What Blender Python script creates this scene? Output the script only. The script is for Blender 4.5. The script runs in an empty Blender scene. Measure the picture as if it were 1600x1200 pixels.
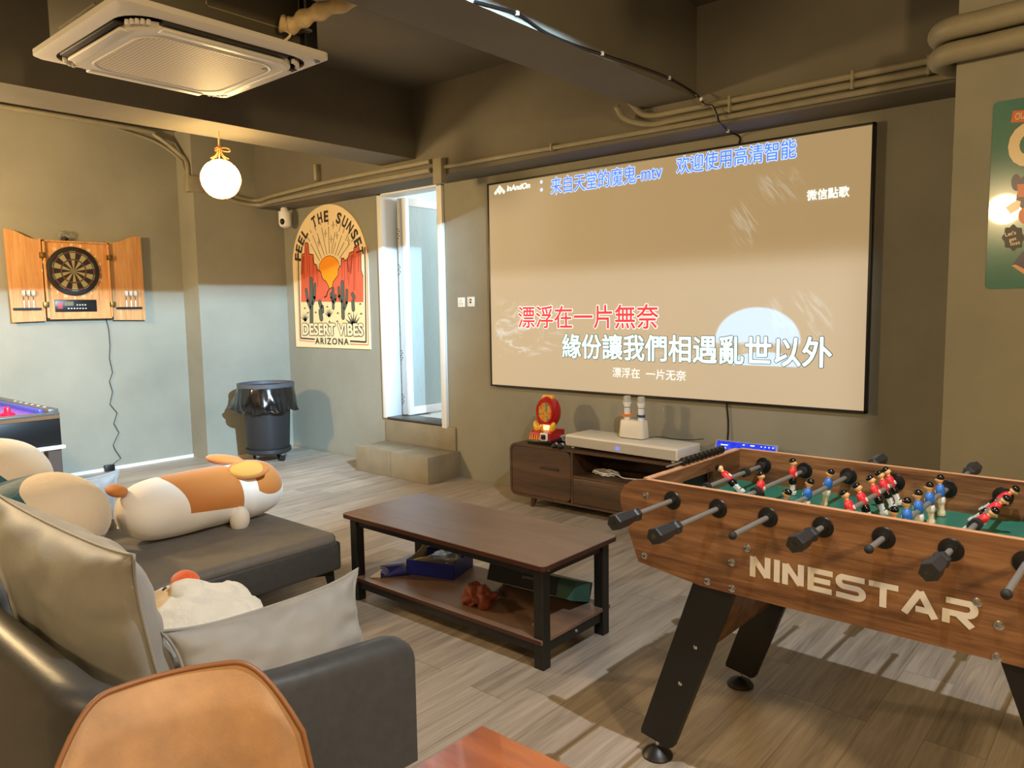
import bpy, bmesh, math, random
from mathutils import Vector, Matrix, noise
C = bpy.context.scene.collection
R = math.radians
PI = math.pi
random.seed(7)

# ---------------------------------------------------------------- camera
CAM = (0.0, 0.0, 1.5)
FPX, YAW, PITCH, ROLL = 1183.3, 40.782, 5.670, -0.880
_y, _p, _r = R(YAW), R(PITCH), R(ROLL)
FWD = Vector((-math.sin(_y) * math.cos(_p), math.cos(_y) * math.cos(_p), -math.sin(_p)))
_rt = Vector((math.cos(_y), math.sin(_y), 0))
_up = _rt.cross(FWD)
RGT = math.cos(_r) * _rt + math.sin(_r) * _up
UPV = -math.sin(_r) * _rt + math.cos(_r) * _up
cd = bpy.data.cameras.new('camera')
cam = bpy.data.objects.new('camera', cd)
C.objects.link(cam)
cam.matrix_world = Matrix(((RGT.x, UPV.x, -FWD.x, CAM[0]), (RGT.y, UPV.y, -FWD.y, CAM[1]),
                           (RGT.z, UPV.z, -FWD.z, CAM[2]), (0, 0, 0, 1)))
cd.sensor_fit = 'HORIZONTAL'
cd.sensor_width = 36
cd.lens = 36 * FPX / 1600
cd.clip_start = 0.02
bpy.context.scene.camera = cam


def ray(px, py): return FWD + RGT * ((px - 800) / FPX) + UPV * ((600 - py) / FPX)
def onz(px, py, z): d = ray(px, py); return Vector(CAM) + d * ((z - 1.5) / d.z)
def ony(px, py, y): d = ray(px, py); return Vector(CAM) + d * (y / d.y)
def onx(px, py, x): d = ray(px, py); return Vector(CAM) + d * (x / d.x)


# ---------------------------------------------------------------- world, lights, exposure
sc = bpy.context.scene
sc.view_settings.view_transform = 'Standard'
sc.view_settings.look = 'None'
sc.view_settings.exposure = 0.0
sc.view_settings.gamma = 1
sc.view_settings.use_curve_mapping = False
W = bpy.data.worlds.new('world')
sc.world = W
W.use_nodes = True
W.node_tree.nodes['Background'].inputs[0].default_value = (0.9, 0.85, 0.75, 1)
W.node_tree.nodes['Background'].inputs[1].default_value = 0.02


def light(name, kind, loc, energy, col, size=0.1, aim=None, spot=None):
    d = bpy.data.lights.new(name, kind)
    d.energy = energy
    d.color = col
    if kind == 'AREA':
        d.size = size
    else:
        d.shadow_soft_size = size
    if spot:
        d.spot_size = R(spot[0])
        d.spot_blend = spot[1]
    o = bpy.data.objects.new(name, d)
    C.objects.link(o)
    o.location = loc
    if aim:
        o.rotation_euler = (Vector(aim) - Vector(loc)).to_track_quat('-Z', 'Y').to_euler()
    return o


WARM = (1.0, 0.70, 0.345)
COOL = (0.72, 0.89, 1.0)
# cool white lamp under the ceiling above the table football, cut off by the beam on its left
light('cool_spot_lamp', 'SPOT', (-0.30, 1.84, 3.18), 4500, (0.46, 0.74, 1.0), 0.015, (-7.7, 3.05, 1.5), (54, 0.6))
light('cool_bulb_lamp', 'POINT', (-0.30, 1.84, 3.18), 265, (0.88, 0.94, 1.0), 0.015)
# warm bulbs behind the camera; the third is an unseen fill light
light('warm_light', 'POINT', (1.9, 0.3, 2.5), 270, WARM, 0.16)
light('warm_light', 'POINT', (-1.4, -1.9, 2.5), 130, WARM, 0.16)
light('warm_light', 'POINT', (-6.2, 0.6, 2.3), 360, WARM, 0.16)  # fill added out of view to brighten the upper left wall
# white tube light in the bright room beyond the door
light('next_room_lamp', 'AREA', (-4.2, 6.9, 2.75), 75, (0.86, 0.95, 1.0), 0.5, (-5.4, 4.9, 0.9))


# ---------------------------------------------------------------- materials
def lin(c):
    return tuple(((v / 255) / 12.92 if v / 255 <= 0.04045 else ((v / 255 + 0.055) / 1.055) ** 2.4) for v in c) + (1,)


class X:
    """node maths: X wraps a socket of tree T"""
    def __init__(s, T, k): s.T, s.k = T, k
    def _m(s, op, *a):
        n = s.T.nodes.new('ShaderNodeMath')
        n.operation = op
        for i, v in enumerate((s,) + a):
            if isinstance(v, X): s.T.links.new(v.k, n.inputs[i])
            else: n.inputs[i].default_value = v
        return X(s.T, n.outputs[0])
    def __add__(s, o): return s._m('ADD', o)
    def __sub__(s, o): return s._m('SUBTRACT', o)
    def __mul__(s, o): return s._m('MULTIPLY', o)
    def __truediv__(s, o): return s._m('DIVIDE', o)
    def gt(s, o): return s._m('GREATER_THAN', o)
    def lt(s, o): return s._m('LESS_THAN', o)
    def mx(s, o): return s._m('MAXIMUM', o)
    def mn(s, o): return s._m('MINIMUM', o)
    def pw(s, o): return s._m('POWER', o)
    def fl(s): return s._m('FLOOR')
    def fr(s): return s._m('FRACT')
    def ab(s): return s._m('ABSOLUTE')
    def sn(s): return s._m('SINE')
    def step(s, a, b):
        n = s.T.nodes.new('ShaderNodeMapRange')
        n.interpolation_type = 'SMOOTHSTEP'
        s.T.links.new(s.k, n.inputs[0])
        n.inputs[1].default_value = a
        n.inputs[2].default_value = b
        return X(s.T, n.outputs[0])


class Tree:
    def __init__(s, name, rough=0.5, metal=0.0, spec=0.5):
        s.m = bpy.data.materials.new(name)
        s.m.use_nodes = True
        s.T = s.m.node_tree
        s.b = s.T.nodes['Principled BSDF']
        s.b.inputs['Roughness'].default_value = rough
        s.b.inputs['Metallic'].default_value = metal
        s.b.inputs['Specular IOR Level'].default_value = spec
        s._o = None
    def xyz(s):
        if s._o is None:
            t = s.T.nodes.new('ShaderNodeTexCoord')
            s._oc = t.outputs['Object']
            q = s.T.nodes.new('ShaderNodeSeparateXYZ')
            s.T.links.new(s._oc, q.inputs[0])
            s._o = [X(s.T, o) for o in q.outputs]
        return s._o
    def vec(s, a, b, c):
        n = s.T.nodes.new('ShaderNodeCombineXYZ')
        for i, v in enumerate((a, b, c)):
            if isinstance(v, X): s.T.links.new(v.k, n.inputs[i])
            else: n.inputs[i].default_value = v
        return n.outputs[0]
    def noise(s, v, scale=1.0, detail=4.0, rough=0.55, dist=0.0):
        n = s.T.nodes.new('ShaderNodeTexNoise')
        s.T.links.new(v, n.inputs['Vector'])
        n.inputs['Scale'].default_value = scale
        n.inputs['Detail'].default_value = detail
        n.inputs['Roughness'].default_value = rough
        n.inputs['Distortion'].default_value = dist
        return X(s.T, n.outputs[0])
    def rand(s, v):
        n = s.T.nodes.new('ShaderNodeTexWhiteNoise')
        s.T.links.new(v, n.inputs[0])
        return X(s.T, n.outputs[0])
    def obj(s):
        s.xyz()
        return s._oc
    def mix(s, f, a, b):
        n = s.T.nodes.new('ShaderNodeMix')
        n.data_type = 'RGBA'
        if isinstance(f, X): s.T.links.new(f.k, n.inputs[0])
        else: n.inputs[0].default_value = f
        for i, v in ((6, a), (7, b)):
            if isinstance(v, (tuple, list)): n.inputs[i].default_value = v if len(v) == 4 else lin(v)
            else: s.T.links.new(v, n.inputs[i])
        return n.outputs[2]
    def ramp(s, f, stops):
        n = s.T.nodes.new('ShaderNodeValToRGB')
        s.T.links.new(f.k, n.inputs[0])
        el = n.color_ramp.elements
        while len(el) < len(stops): el.new(0.5)
        for e, (p, c) in zip(el, stops):
            e.position = p
            e.color = lin(c)
        return n.outputs[0]
    def color(s, c):
        if isinstance(c, (tuple, list)): s.b.inputs['Base Color'].default_value = c if len(c) == 4 else lin(c)
        else: s.T.links.new(c, s.b.inputs['Base Color'])
        return s
    def bump(s, h, strength=0.3, dist=0.01):
        n = s.T.nodes.new('ShaderNodeBump')
        s.T.links.new(h.k, n.inputs['Height'])
        n.inputs['Strength'].default_value = strength
        n.inputs['Distance'].default_value = dist
        s.T.links.new(n.outputs[0], s.b.inputs['Normal'])
        return s
    def emit(s, c, st):
        if isinstance(c, (tuple, list)): s.b.inputs['Emission Color'].default_value = c if len(c) == 4 else lin(c)
        else: s.T.links.new(c, s.b.inputs['Emission Color'])
        if isinstance(st, X): s.T.links.new(st.k, s.b.inputs['Emission Strength'])
        else: s.b.inputs['Emission Strength'].default_value = st
        return s


def M(name, c, rough=0.5, metal=0.0, var=0.0, vscale=8, bump=0.0, bscale=60, spec=0.5, emit=0, coat=0, sheen=0):
    t = Tree(name, rough, metal, spec)
    if var:
        n = t.noise(t.obj(), vscale, 5)
        d = tuple(max(0, v * (1 - var)) for v in c)
        e = tuple(min(255, v * (1 + var)) for v in c)
        t.color(t.ramp(n, [(0.3, d), (0.7, e)]))
    else:
        t.color(c)
    if bump: t.bump(t.noise(t.obj(), bscale, 4), bump, 0.01)
    if emit: t.emit(c, emit)
    if coat: t.b.inputs['Coat Weight'].default_value = coat
    if sheen: t.b.inputs['Sheen Weight'].default_value = sheen
    return t.m


def wood(name, stops, axis='x', scale=5, stretch=14, rough=0.45, fine=0.25, coat=0.0, dist=0.6):
    t = Tree(name, rough)
    x, y, z = t.xyz()
    k = {'x': (1 / stretch, 1, 1), 'y': (1, 1 / stretch, 1), 'z': (1, 1, 1 / stretch)}[axis]
    v = t.vec(x * (k[0] * scale), y * (k[1] * scale), z * (k[2] * scale))
    n = t.noise(v, 2.2, 5, 0.6, dist)
    f = t.noise(t.vec(x * (k[0] * scale * 9), y * (k[1] * scale * 9), z * (k[2] * scale * 9)), 2.0, 3)
    t.color(t.ramp(n * (1 - fine) + f * fine, stops))
    t.bump(f, 0.05, 0.002)
    if coat: t.b.inputs['Coat Weight'].default_value = coat
    return t.m


def wall_paint(name, c, var=0.07):
    t = Tree(name, 0.75, 0, 0.3)
    n = t.noise(t.obj(), 0.9, 6, 0.6)
    t.color(t.ramp(n, [(0.3, tuple(v * (1 - var) for v in c)), (0.7, tuple(v * (1 + var) for v in c))]))
    t.bump(t.noise(t.obj(), 14, 6, 0.65), 0.12, 0.01)
    return t.m


def floor_mat():
    t = Tree('grey_oak_planks', 0.42)
    x, y, z = t.xyz()
    u = x / 0.185
    col = u.fl()
    off = t.rand(t.vec(col, 3.0, 0.0))
    v = (y + off * 1.3) / 1.25
    row = v.fl()
    idr = t.rand(t.vec(col, row, 1.0))
    g = t.noise(t.vec(x * 16 + idr * 40, y * 1.1 + idr * 17, 0.0), 1.0, 6, 0.62, 1.2)
    g2 = t.noise(t.vec(x * 130, y * 4, idr * 9), 1.0, 3)
    f = g * 0.60 + g2 * 0.28 + idr * 0.12
    c = t.ramp(f, [(0.28, (112, 100, 88)), (0.45, (150, 138, 124)), (0.62, (176, 164, 150)), (0.8, (190, 180, 167))])
    gx = (u.fr() - 0.5).ab().gt(0.493)
    gy = (v.fr() - 0.5).ab().gt(0.4985)
    t.color(t.mix(gx.mx(gy) * 0.55, c, (80, 70, 60)))
    t.bump(g2, 0.06, 0.003)
    return t.m


m_wall = wall_paint('olive_grey_wall_paint', (140, 137, 123))
m_ceil = wall_paint('shaded_ceiling_paint', (98, 93, 82))  # wall paint darkened; the dim light up there is put into the colour
m_beam = wall_paint('shaded_beam_paint', (108, 103, 91))  # toned down in the colour to stand for weak globe light on the beams
m_floor = floor_mat()
m_white = M('white_paint', (225, 226, 224), 0.4)
m_whitewall = M('next_room_white', (232, 238, 240), 0.6)
m_pipe = M('painted_conduit', (140, 133, 112), 0.5, var=0.05)
m_black = M('black_plastic', (16, 16, 17), 0.35)
m_blackmetal = M('black_metal', (22, 21, 20), 0.42)
m_chrome = M('chrome', (205, 203, 200), 0.18, 1.0)
m_steel = M('brushed_steel', (158, 156, 152), 0.38, 0.65)
m_brass = M('brass_hinge', (130, 105, 60), 0.4, 1.0)
m_tile = M('stone_step_tile', (138, 127, 105), 0.55, var=0.06, vscale=5)
m_walnut = wood('walnut_veneer', [(0.3, (46, 31, 20)), (0.5, (72, 50, 34)), (0.7, (94, 69, 48))], 'x', 6, 12)
m_foos = wood('walnut_laminate', [(0.3, (66, 42, 26)), (0.45, (112, 76, 48)), (0.58, (142, 102, 68)), (0.75, (166, 124, 88))], 'x', 10, 14, 0.38)
m_foos_top = wood('laminate_edge', [(0.3, (176, 124, 88)), (0.7, (206, 156, 118))], 'x', 8, 12, 0.4)
m_coffee = wood('brown_table_laminate', [(0.3, (96, 74, 60)), (0.7, (128, 102, 84))], 'x', 2.5, 4, 0.36, 0.15)
m_coffee_e = M('dark_brown_edge', (66, 34, 20), 0.4)
m_oak = wood('orange_oak_veneer', [(0.3, (160, 108, 58)), (0.5, (188, 136, 82)), (0.7, (206, 158, 104))], 'z', 14, 16, 0.5)
m_dine = wood('red_brown_tabletop', [(0.3, (92, 36, 14)), (0.5, (140, 66, 26)), (0.7, (176, 96, 44))], 'x', 3.5, 5, 0.32, 0.2, 0.3)
m_sofa = M('charcoal_leather', (68, 68, 68), 0.42, var=0.06, vscale=30, bump=0.08, bscale=300)
m_seat = M('taupe_grey_upholstery', (112, 107, 100), 0.55, var=0.04, vscale=20, bump=0.08, bscale=260)
m_cush = M('light_grey_velvet', (142, 140, 136), 0.6, var=0.05, vscale=5, bump=0.1, bscale=30, sheen=0.3)
m_tan = M('tan_leather', (176, 136, 98), 0.5, var=0.10, vscale=9, bump=0.06, bscale=200)
m_tan_d = M('tan_piping', (140, 92, 56), 0.5)
m_bin = M('dark_grey_bin_plastic', (36, 36, 38), 0.5)
m_bag = M('black_bin_liner', (10, 10, 11), 0.22, coat=0.4)
m_rubber = M('rubber', (26, 25, 25), 0.7)


# ---------------------------------------------------------------- mesh builder
class MB:
    def __init__(s, org=(0, 0, 0)):
        s.bm = bmesh.new()
        s.org = Vector(org)
        s.mi = 0
        s.smooth = True
    def mat(s, i):
        s.mi = i
        return s
    def _f(s, vs):
        try:
            f = s.bm.faces.new(vs)
            f.material_index = s.mi
            return f
        except ValueError:
            return None
    def box(s, a, b, bev=0.0, seg=2, M4=None):
        a, b = Vector(a), Vector(b)
        t = bmesh.new()
        bmesh.ops.create_cube(t, size=1)
        for v in t.verts:
            v.co = Vector(((a[i] + b[i]) / 2 + v.co[i] * abs(b[i] - a[i]) for i in range(3)))
        if bev:
            bmesh.ops.bevel(t, geom=t.edges[:], offset=bev, segments=seg, affect='EDGES', profile=0.5)
        s.join(t, M4)
        return s
    def join(s, t, M4=None):
        mp = {}
        for v in t.verts:
            mp[v] = s.bm.verts.new(M4 @ v.co if M4 else v.co)
        for f in t.faces:
            s._f([mp[v] for v in f.verts])
        t.free()
    def prism(s, pts, d):
        """closed polygon of 3-D points swept by vector d"""
        d = Vector(d)
        A = [s.bm.verts.new(Vector(p)) for p in pts]
        B = [s.bm.verts.new(Vector(p) + d) for p in pts]
        s._f(A[::-1])
        s._f(B)
        n = len(pts)
        for i in range(n): s._f([A[i], A[(i + 1) % n], B[(i + 1) % n], B[i]])
        return s
    def rings(s, rings, cap=True, closed=True):
        L = [[s.bm.verts.new(Vector(p)) for p in r] for r in rings]
        n = len(L[0])
        for a, b in zip(L, L[1:]):
            for i in range(n if closed else n - 1):
                s._f([a[i], a[(i + 1) % n], b[(i + 1) % n], b[i]])
        if cap:
            s._f(L[0][::-1])
            s._f(L[-1])
        return s
    def cyl(s, p0, p1, r0, r1=None, n=20, cap=True):
        r1 = r0 if r1 is None else r1
        p0, p1 = Vector(p0), Vector(p1)
        d = (p1 - p0).normalized()
        u = d.orthogonal().normalized()
        w = d.cross(u)
        s.rings([[p + (u * math.cos(2 * PI * i / n) + w * math.sin(2 * PI * i / n)) * r for i in range(n)]
                 for p, r in ((p0, r0), (p1, r1))], cap)
        return s
    def tube(s, path, r, n=8, cap=True):
        P = [Vector(p) for p in path]
        u = None
        rr = []
        for i, p in enumerate(P):
            d = (P[min(i + 1, len(P) - 1)] - P[max(i - 1, 0)]).normalized()
            if u is None: u = d.orthogonal().normalized()
            u = (u - d * u.dot(d)).normalized()
            w = d.cross(u)
            q = r[i] if isinstance(r, (list, tuple)) else r
            rr.append([p + (u * math.cos(2 * PI * k / n) + w * math.sin(2 * PI * k / n)) * q for k in range(n)])
        s.rings(rr, cap)
        return s
    def lathe(s, prof, c=(0, 0, 0), n=32, axis='z', cap=True):
        c = Vector(c)
        rr = []
        for r, h in prof:
            ring = []
            for i in range(n):
                a = 2 * PI * i / n
                q = (r * math.cos(a), r * math.sin(a), h)
                if axis == 'x': q = (q[2], q[0], q[1])
                if axis == 'y': q = (q[1], q[2], q[0])
                ring.append(c + Vector(q))
            rr.append(ring)
        s.rings(rr, cap)
        return s
    def ell(s, c, r, nu=24, nv=16, M3=None, e=1.0):
        """ellipsoid; e<1 squares it off"""
        c = Vector(c)
        rr = []
        sg = lambda v: math.copysign(abs(v) ** e, v)
        for j in range(1, nv):
            t = PI * j / nv
            ring = []
            for i in range(nu):
                a = 2 * PI * i / nu
                p = Vector((r[0] * sg(math.cos(a)) * sg(math.sin(t)), r[1] * sg(math.sin(a)) * sg(math.sin(t)), -r[2] * sg(math.cos(t))))
                if M3: p = M3 @ p
                ring.append(c + p)
            rr.append(ring)
        L0 = len(s.bm.verts)
        s.rings(rr, False)
        s.bm.verts.ensure_lookup_table()
        for k, top in ((0, False), (nv - 2, True)):
            p = Vector((0, 0, r[2] if top else -r[2]))
            if M3: p = M3 @ p
            a = s.bm.verts.new(c + p)
            s.bm.verts.ensure_lookup_table()
            base = L0 + k * nu
            for i in range(nu):
                q = [s.bm.verts[base + i], s.bm.verts[base + (i + 1) % nu], a]
                s._f(q if top else q[::-1])
        return s
    def text(s, txt, M4, size=1.0, fit=None, bold=0.0, ext=0.0006, shear=0.0, space=1.0):
        """letters as mesh; fit=(w,h) scales their box to that size, lower left corner at the origin of M4"""
        cu = bpy.data.curves.new('t', 'FONT')
        cu.body = txt
        cu.size = size
        cu.offset = bold
        cu.extrude = 0
        cu.shear = shear
        cu.space_character = space
        cu.resolution_u = 4
        o = bpy.data.objects.new('t', cu)
        C.objects.link(o)
        dg = bpy.context.evaluated_depsgraph_get()
        dg.update()
        me = bpy.data.meshes.new_from_object(o.evaluated_get(dg))
        bpy.data.objects.remove(o)
        bpy.data.curves.remove(cu)
        if not me.vertices:
            bpy.data.meshes.remove(me)
            return s
        xs = [v.co.x for v in me.vertices]
        ys = [v.co.y for v in me.vertices]
        x0, x1, y0, y1 = min(xs), max(xs), min(ys), max(ys)
        kx = ky = 1.0
        ox, oy = 0, 0
        if fit:
            kx, ky = fit[0] / (x1 - x0), fit[1] / (y1 - y0)
            ox, oy = x0, y0
        vs = [s.bm.verts.new(M4 @ Vector(((v.co.x - ox) * kx, (v.co.y - oy) * ky, ext))) for v in me.vertices]
        for p in me.polygons: s._f([vs[i] for i in p.vertices])
        bpy.data.meshes.remove(me)
        return s
    def disp(s, amp, scale, seed=0.0):
        s.bm.normal_update()
        for v in s.bm.verts:
            v.co += v.normal * (amp * noise.noise(v.co * scale + Vector((seed, seed * 1.7, seed * 0.3))))
        return s
    def move(s, M4):
        for v in s.bm.verts: v.co = M4 @ v.co
        return s
    def build(s, name, mats, parent=None, smooth=35, sub=0, loc=None, recalc=True):
        if recalc: bmesh.ops.recalc_face_normals(s.bm, faces=s.bm.faces[:])
        for v in s.bm.verts: v.co -= s.org
        me = bpy.data.meshes.new(name)
        s.bm.to_mesh(me)
        s.bm.free()
        for m in (mats if isinstance(mats, (list, tuple)) else [mats]): me.materials.append(m)
        if smooth:
            me.polygons.foreach_set('use_smooth', [True] * len(me.polygons))
            if smooth < 180: me.set_sharp_from_angle(angle=R(smooth))
        o = bpy.data.objects.new(name, me)
        C.objects.link(o)
        if parent: o.parent = parent
        elif loc is not None: o.location = loc
        else: o.location = s.org
        if sub:
            md = o.modifiers.new('subdivision', 'SUBSURF')
            md.levels = md.render_levels = sub
        return o


def tag(o, label, cat, group=None):
    o['label'] = label
    o['category'] = cat
    if group: o['group'] = group
    return o


def T(name, label, cat, loc=(0, 0, 0), rz=0, group=None):
    o = bpy.data.objects.new(name, None)
    C.objects.link(o)
    o.empty_display_size = 0.05
    o.location = loc
    o.rotation_euler = (0, 0, rz)
    return tag(o, label, cat, group)


def S(o):
    o['kind'] = 'structure'
    return o


def copy_tree(o, parent=None):
    c = o.copy()
    C.objects.link(c)
    if parent: c.parent = parent
    for ch in list(o.children): copy_tree(ch, c)
    return c


def smoothpath(pts, k=6):
    """Catmull-Rom through the points"""
    P = [Vector(p) for p in pts]
    P = [P[0] * 2 - P[1]] + P + [P[-1] * 2 - P[-2]]
    out = []
    for i in range(1, len(P) - 2):
        for j in range(k):
            t = j / k
            a, b, c, d = P[i - 1], P[i], P[i + 1], P[i + 2]
            out.append(0.5 * ((2 * b) + (c - a) * t + (2 * a - 5 * b + 4 * c - d) * t * t + (3 * b - a - 3 * c + d) * t ** 3))
    out.append(P[-2])
    return out


# ================================================================ THE ROOM
YB, XL, ZC = 4.77, -7.70, 3.33
DX0, DX1, DZ0, DZ1 = -5.73, -4.905, 0.46, 2.62
S(MB().box((XL - .1, -4, -.1), (3.6, YB + .12, 0)).build('floor', m_floor, smooth=0))
S(MB().box((XL - .1, -4, ZC), (3.6, YB + .1, ZC + .1)).build('ceiling', m_ceil, smooth=0))
S(MB().box((XL - .1, -4, 0), (XL, YB + .1, ZC)).build('wall_left', m_wall, smooth=0))
S(MB().box((3.5, -4, 0), (3.6, YB, ZC)).build('wall_right', m_wall, smooth=0))
S(MB().box((XL, -4.1, 0), (3.6, -4, ZC)).build('wall_near', m_wall, smooth=0))
w = MB()
w.box((XL, YB, 0), (DX0, YB + .12, ZC)).box((DX1, YB, 0), (3.6, YB + .12, ZC))
w.box((DX0, YB, 0), (DX1, YB + .12, DZ0)).box((DX0, YB, DZ1), (DX1, YB + .12, ZC))
S(w.build('wall_far', m_wall, smooth=0))
S(MB().box((XL, 3.76, 0), (-7.38, YB, ZC)).build('wall_corner_column', m_wall, smooth=0))
S(MB().box((-.775, 4.0, 0), (.9, YB, ZC)).build('wall_pillar', m_wall, smooth=0))
S(MB().box((-5.31, -4, 2.77), (-4.88, 4.446, ZC)).build('ceiling_beam', m_beam, smooth=0))
S(MB().box((-2.66, -4, 2.785), (-2.285, 4.446, ZC)).build('ceiling_beam', m_beam, smooth=0))
S(MB().box((-7.38, 4.446, 2.6), (3.5, YB, ZC)).build('ceiling_beam', m_beam, smooth=0))
S(MB().box((XL, -2, 0), (XL + .012, 3.76, .03)).build('baseboard_left', m_white, smooth=0))
S(MB().box((-7.36, YB - .01, 0), (-5.75, YB, .02)).build('baseboard_far', m_pipe, smooth=0))

# next room beyond the door
w = MB()
w.box((-6.6, 8.2, .40), (-2.6, 8.3, 3.1)).box((-6.7, YB + .12, .40), (-6.6, 8.3, 3.1)).box((-2.6, YB + .12, .40), (-2.5, 8.3, 3.1))
w.box((-6.7, YB + .12, 3.0), (-2.5, 8.3, 3.1))
S(w.build('wall_next_room', m_whitewall, smooth=0))
S(MB().box((-6.6, YB + .12, .36), (-2.6, 8.2, .455)).build('floor_next_room', M('pale_tiles', (205, 208, 208), 0.3), smooth=0))

# door: white frame, reveal panel, open ribbed-glass leaf
d = T('door_1', 'white framed doorway with open ribbed glass leaf above the tiled step', 'door', (DX0, YB, DZ0))
d['kind'] = 'structure'
o = (DX0, YB, DZ0)
f = MB(o)
f.box((DX0 - .03, YB - .03, DZ0), (DX0 + .035, YB + .16, DZ1), .004).box((DX1 - .035, YB - .03, DZ0 - .03), (DX1 + .03, YB + .16, DZ1), .004)
f.box((DX0 - .03, YB - .03, DZ1 - .035), (DX1 + .03, YB + .16, DZ1 + .02), .004)
f.build('door_frame', m_white, d)
MB(o).box((DX0 + .035, YB - .035, DZ0 - .005), (DX1 - .035, YB + .2, DZ0 + .012), .003).build('threshold', M('dark_sill', (70, 66, 62), 0.4), d)
MB(o).box((DX0 - .02, YB + .16, DZ0), (DX0 + .03, 5.32, 2.62)).build('reveal_panel', m_whitewall, d)
lx = -5.60
lf = MB(o)
lf.box((lx - .02, 4.93, .475), (lx + .02, 4.985, 2.575), .003).box((lx - .02, 5.62, .475), (lx + .02, 5.675, 2.575), .003)
lf.box((lx - .019, 4.984, 2.50), (lx + .019, 5.621, 2.574), .003).box((lx - .019, 4.984, .476), (lx + .019, 5.621, .55), .003)
leaf = lf.build('door_leaf', m_white, d)
tg = Tree('ribbed_frosted_glass', 0.35)
x, y, z = tg.xyz()
tg.color((196, 214, 214))
tg.b.inputs['Transmission Weight'].default_value = 0.35
tg.bump((y * 420).sn(), 0.5, 0.004)
MB(o).box((lx - .005, 4.985, .55), (lx + .005, 5.62, 2.50)).build('glass_pane', tg.m, leaf)
h = MB(o)
h.box((lx - .055, 4.90, .48), (lx - .018, 4.94, 2.57), .003)
h.build('hinge_stile', M('grey_stile', (176, 178, 178), 0.45), d)
h = MB(o)
for zz in (.62, 1.05, 1.88, 2.22):
    for k in range(10):
        h.cyl((lx - .05 + .008 * (k % 4), 4.9, zz + .022 * (k // 2) - .03), (lx - .05 + .008 * (k % 4), 4.896, zz + .022 * (k // 2) - .03), .0045, n=8)
h.build('punched_holes', m_black, d)

# conduits along the far beam and pipe runs
def pipe(name, pts, r, label=None, k=6, mat=m_pipe, n=10):
    p = smoothpath(pts, k)
    o = MB(p[0]).tube(p, r, n).build(name, mat)
    if label: tag(o, label, 'pipe', 'painted conduits along the beams')
    return o
yf = 4.446 - .022
pipe('conduit', [(-7.36, 3.9, 2.80), (-7.36, 4.2, 2.70), (-7.33, yf, 2.675), (-7.0, yf - .005, 2.69), (-6, yf, 2.72), (-4.67, yf, 2.72)], .02, 'upper of two grey conduits running left of the junction box above the doorway')
pipe('conduit', [(-7.352, 3.9, 2.74), (-7.355, 4.2, 2.645), (-7.28, yf, 2.625), (-7.0, yf - .005, 2.635), (-6, yf, 2.65), (-4.67, yf, 2.65)], .02, 'lower of two grey conduits running left of the junction box above the doorway')
pipe('conduit', [(-4.62, yf, 2.655), (-3.5, yf, 2.645), (-2.2, yf, 2.632), (-.8, yf, 2.628)], .016, 'lowest grey conduit on the beam right above the projection screen')
pipe('conduit', [(-2.78, 4.30, 2.80), (-2.76, 4.38, 2.73), (-2.6, yf, 2.675), (-2.4, yf, 2.672), (-1.6, yf, 2.675), (-.8, yf, 2.672)], .019, 'middle grey conduit over the screen, curling down from the beam')
pipe('conduit', [(-2.70, 4.33, 2.82), (-2.62, yf, 2.735), (-2.3, yf, 2.722), (-1.6, yf, 2.722), (-.8, yf, 2.722)], .019, 'topmost grey conduit above the right half of the screen')
for c_ in [c for c in C.objects if c.name.startswith('conduit') and c.location.x > -5 and c.location.x < -2]:
    for xx in ((-2.05, -1.35, -.98) if c_.location.x > -3 else (-3.4,)):
        MB().box((xx - .008 - c_.location.x, yf - .024 - c_.location.y, 0), (xx + .008 - c_.location.x, yf + .021 - c_.location.y, .05), .003).move(Matrix.Translation((0, 0, {0: 2.622, 1: 2.650, 2: 2.698}[int(c_.location.x > -4) + int(c_.location.x > -2.75)] - c_.location.z))).build('pipe_clip', m_pipe, c_)
for i, (px, py, ww, hh) in enumerate([(688, 268, .05, .10), (497, 270, .02, .075)]):
    p = ony(px, py, yf)
    jb = MB(p).box((p.x - ww, 4.385, p.z - hh), (p.x + ww, 4.446, p.z + hh), .004).build('junction_box', m_pipe)
    tag(jb, ['grey painted junction box on the beam above the right door post', 'narrow grey clamp plate on the beam above the arched poster'][i], 'box')
jb = MB((-7.40, 3.72, 2.72)).box((-7.44, 3.70, 2.70), (-7.36, 3.86, 2.86), .005).build('junction_box', m_pipe)
tag(jb, 'grey painted junction box on the corner column left of the globe lamp', 'box')
pipe('conduit', [(-7.66, 1.2, 3.29), (-7.66, 3.3, 3.29), (-7.655, 3.55, 3.25), (-7.5, 3.725, 3.06), (-7.43, 3.735, 2.98), (-7.42, 3.735, 2.86)], .022, 'grey conduit bending down the column from the dartboard wall')
pipe('conduit', [(-7.69, 3.2, 3.27), (-7.68, 3.55, 3.2), (-7.56, 3.73, 3.04), (-7.49, 3.735, 2.94), (-7.47, 3.735, 2.85)], .014, 'thinner inner conduit bending down the column left of the globe lamp')
for i, zz in enumerate((2.715, 2.61)):
    y0 = 3.94
    pipe('wrapped_pipe', [(.9, y0, zz + .02), (-.45, y0, zz), (-.66, y0, zz - .005), (-.80, y0 + .01, zz - .005), (-.855, y0 + .09, zz - .005), (-.84, y0 + .2, zz - .005), (-.80, 4.44, zz + .03)], .046 if i else .05,
         ['upper thick pipe wrapping round the pillar corner', 'lower thick pipe wrapping round the pillar corner'][i], n=16)

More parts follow.
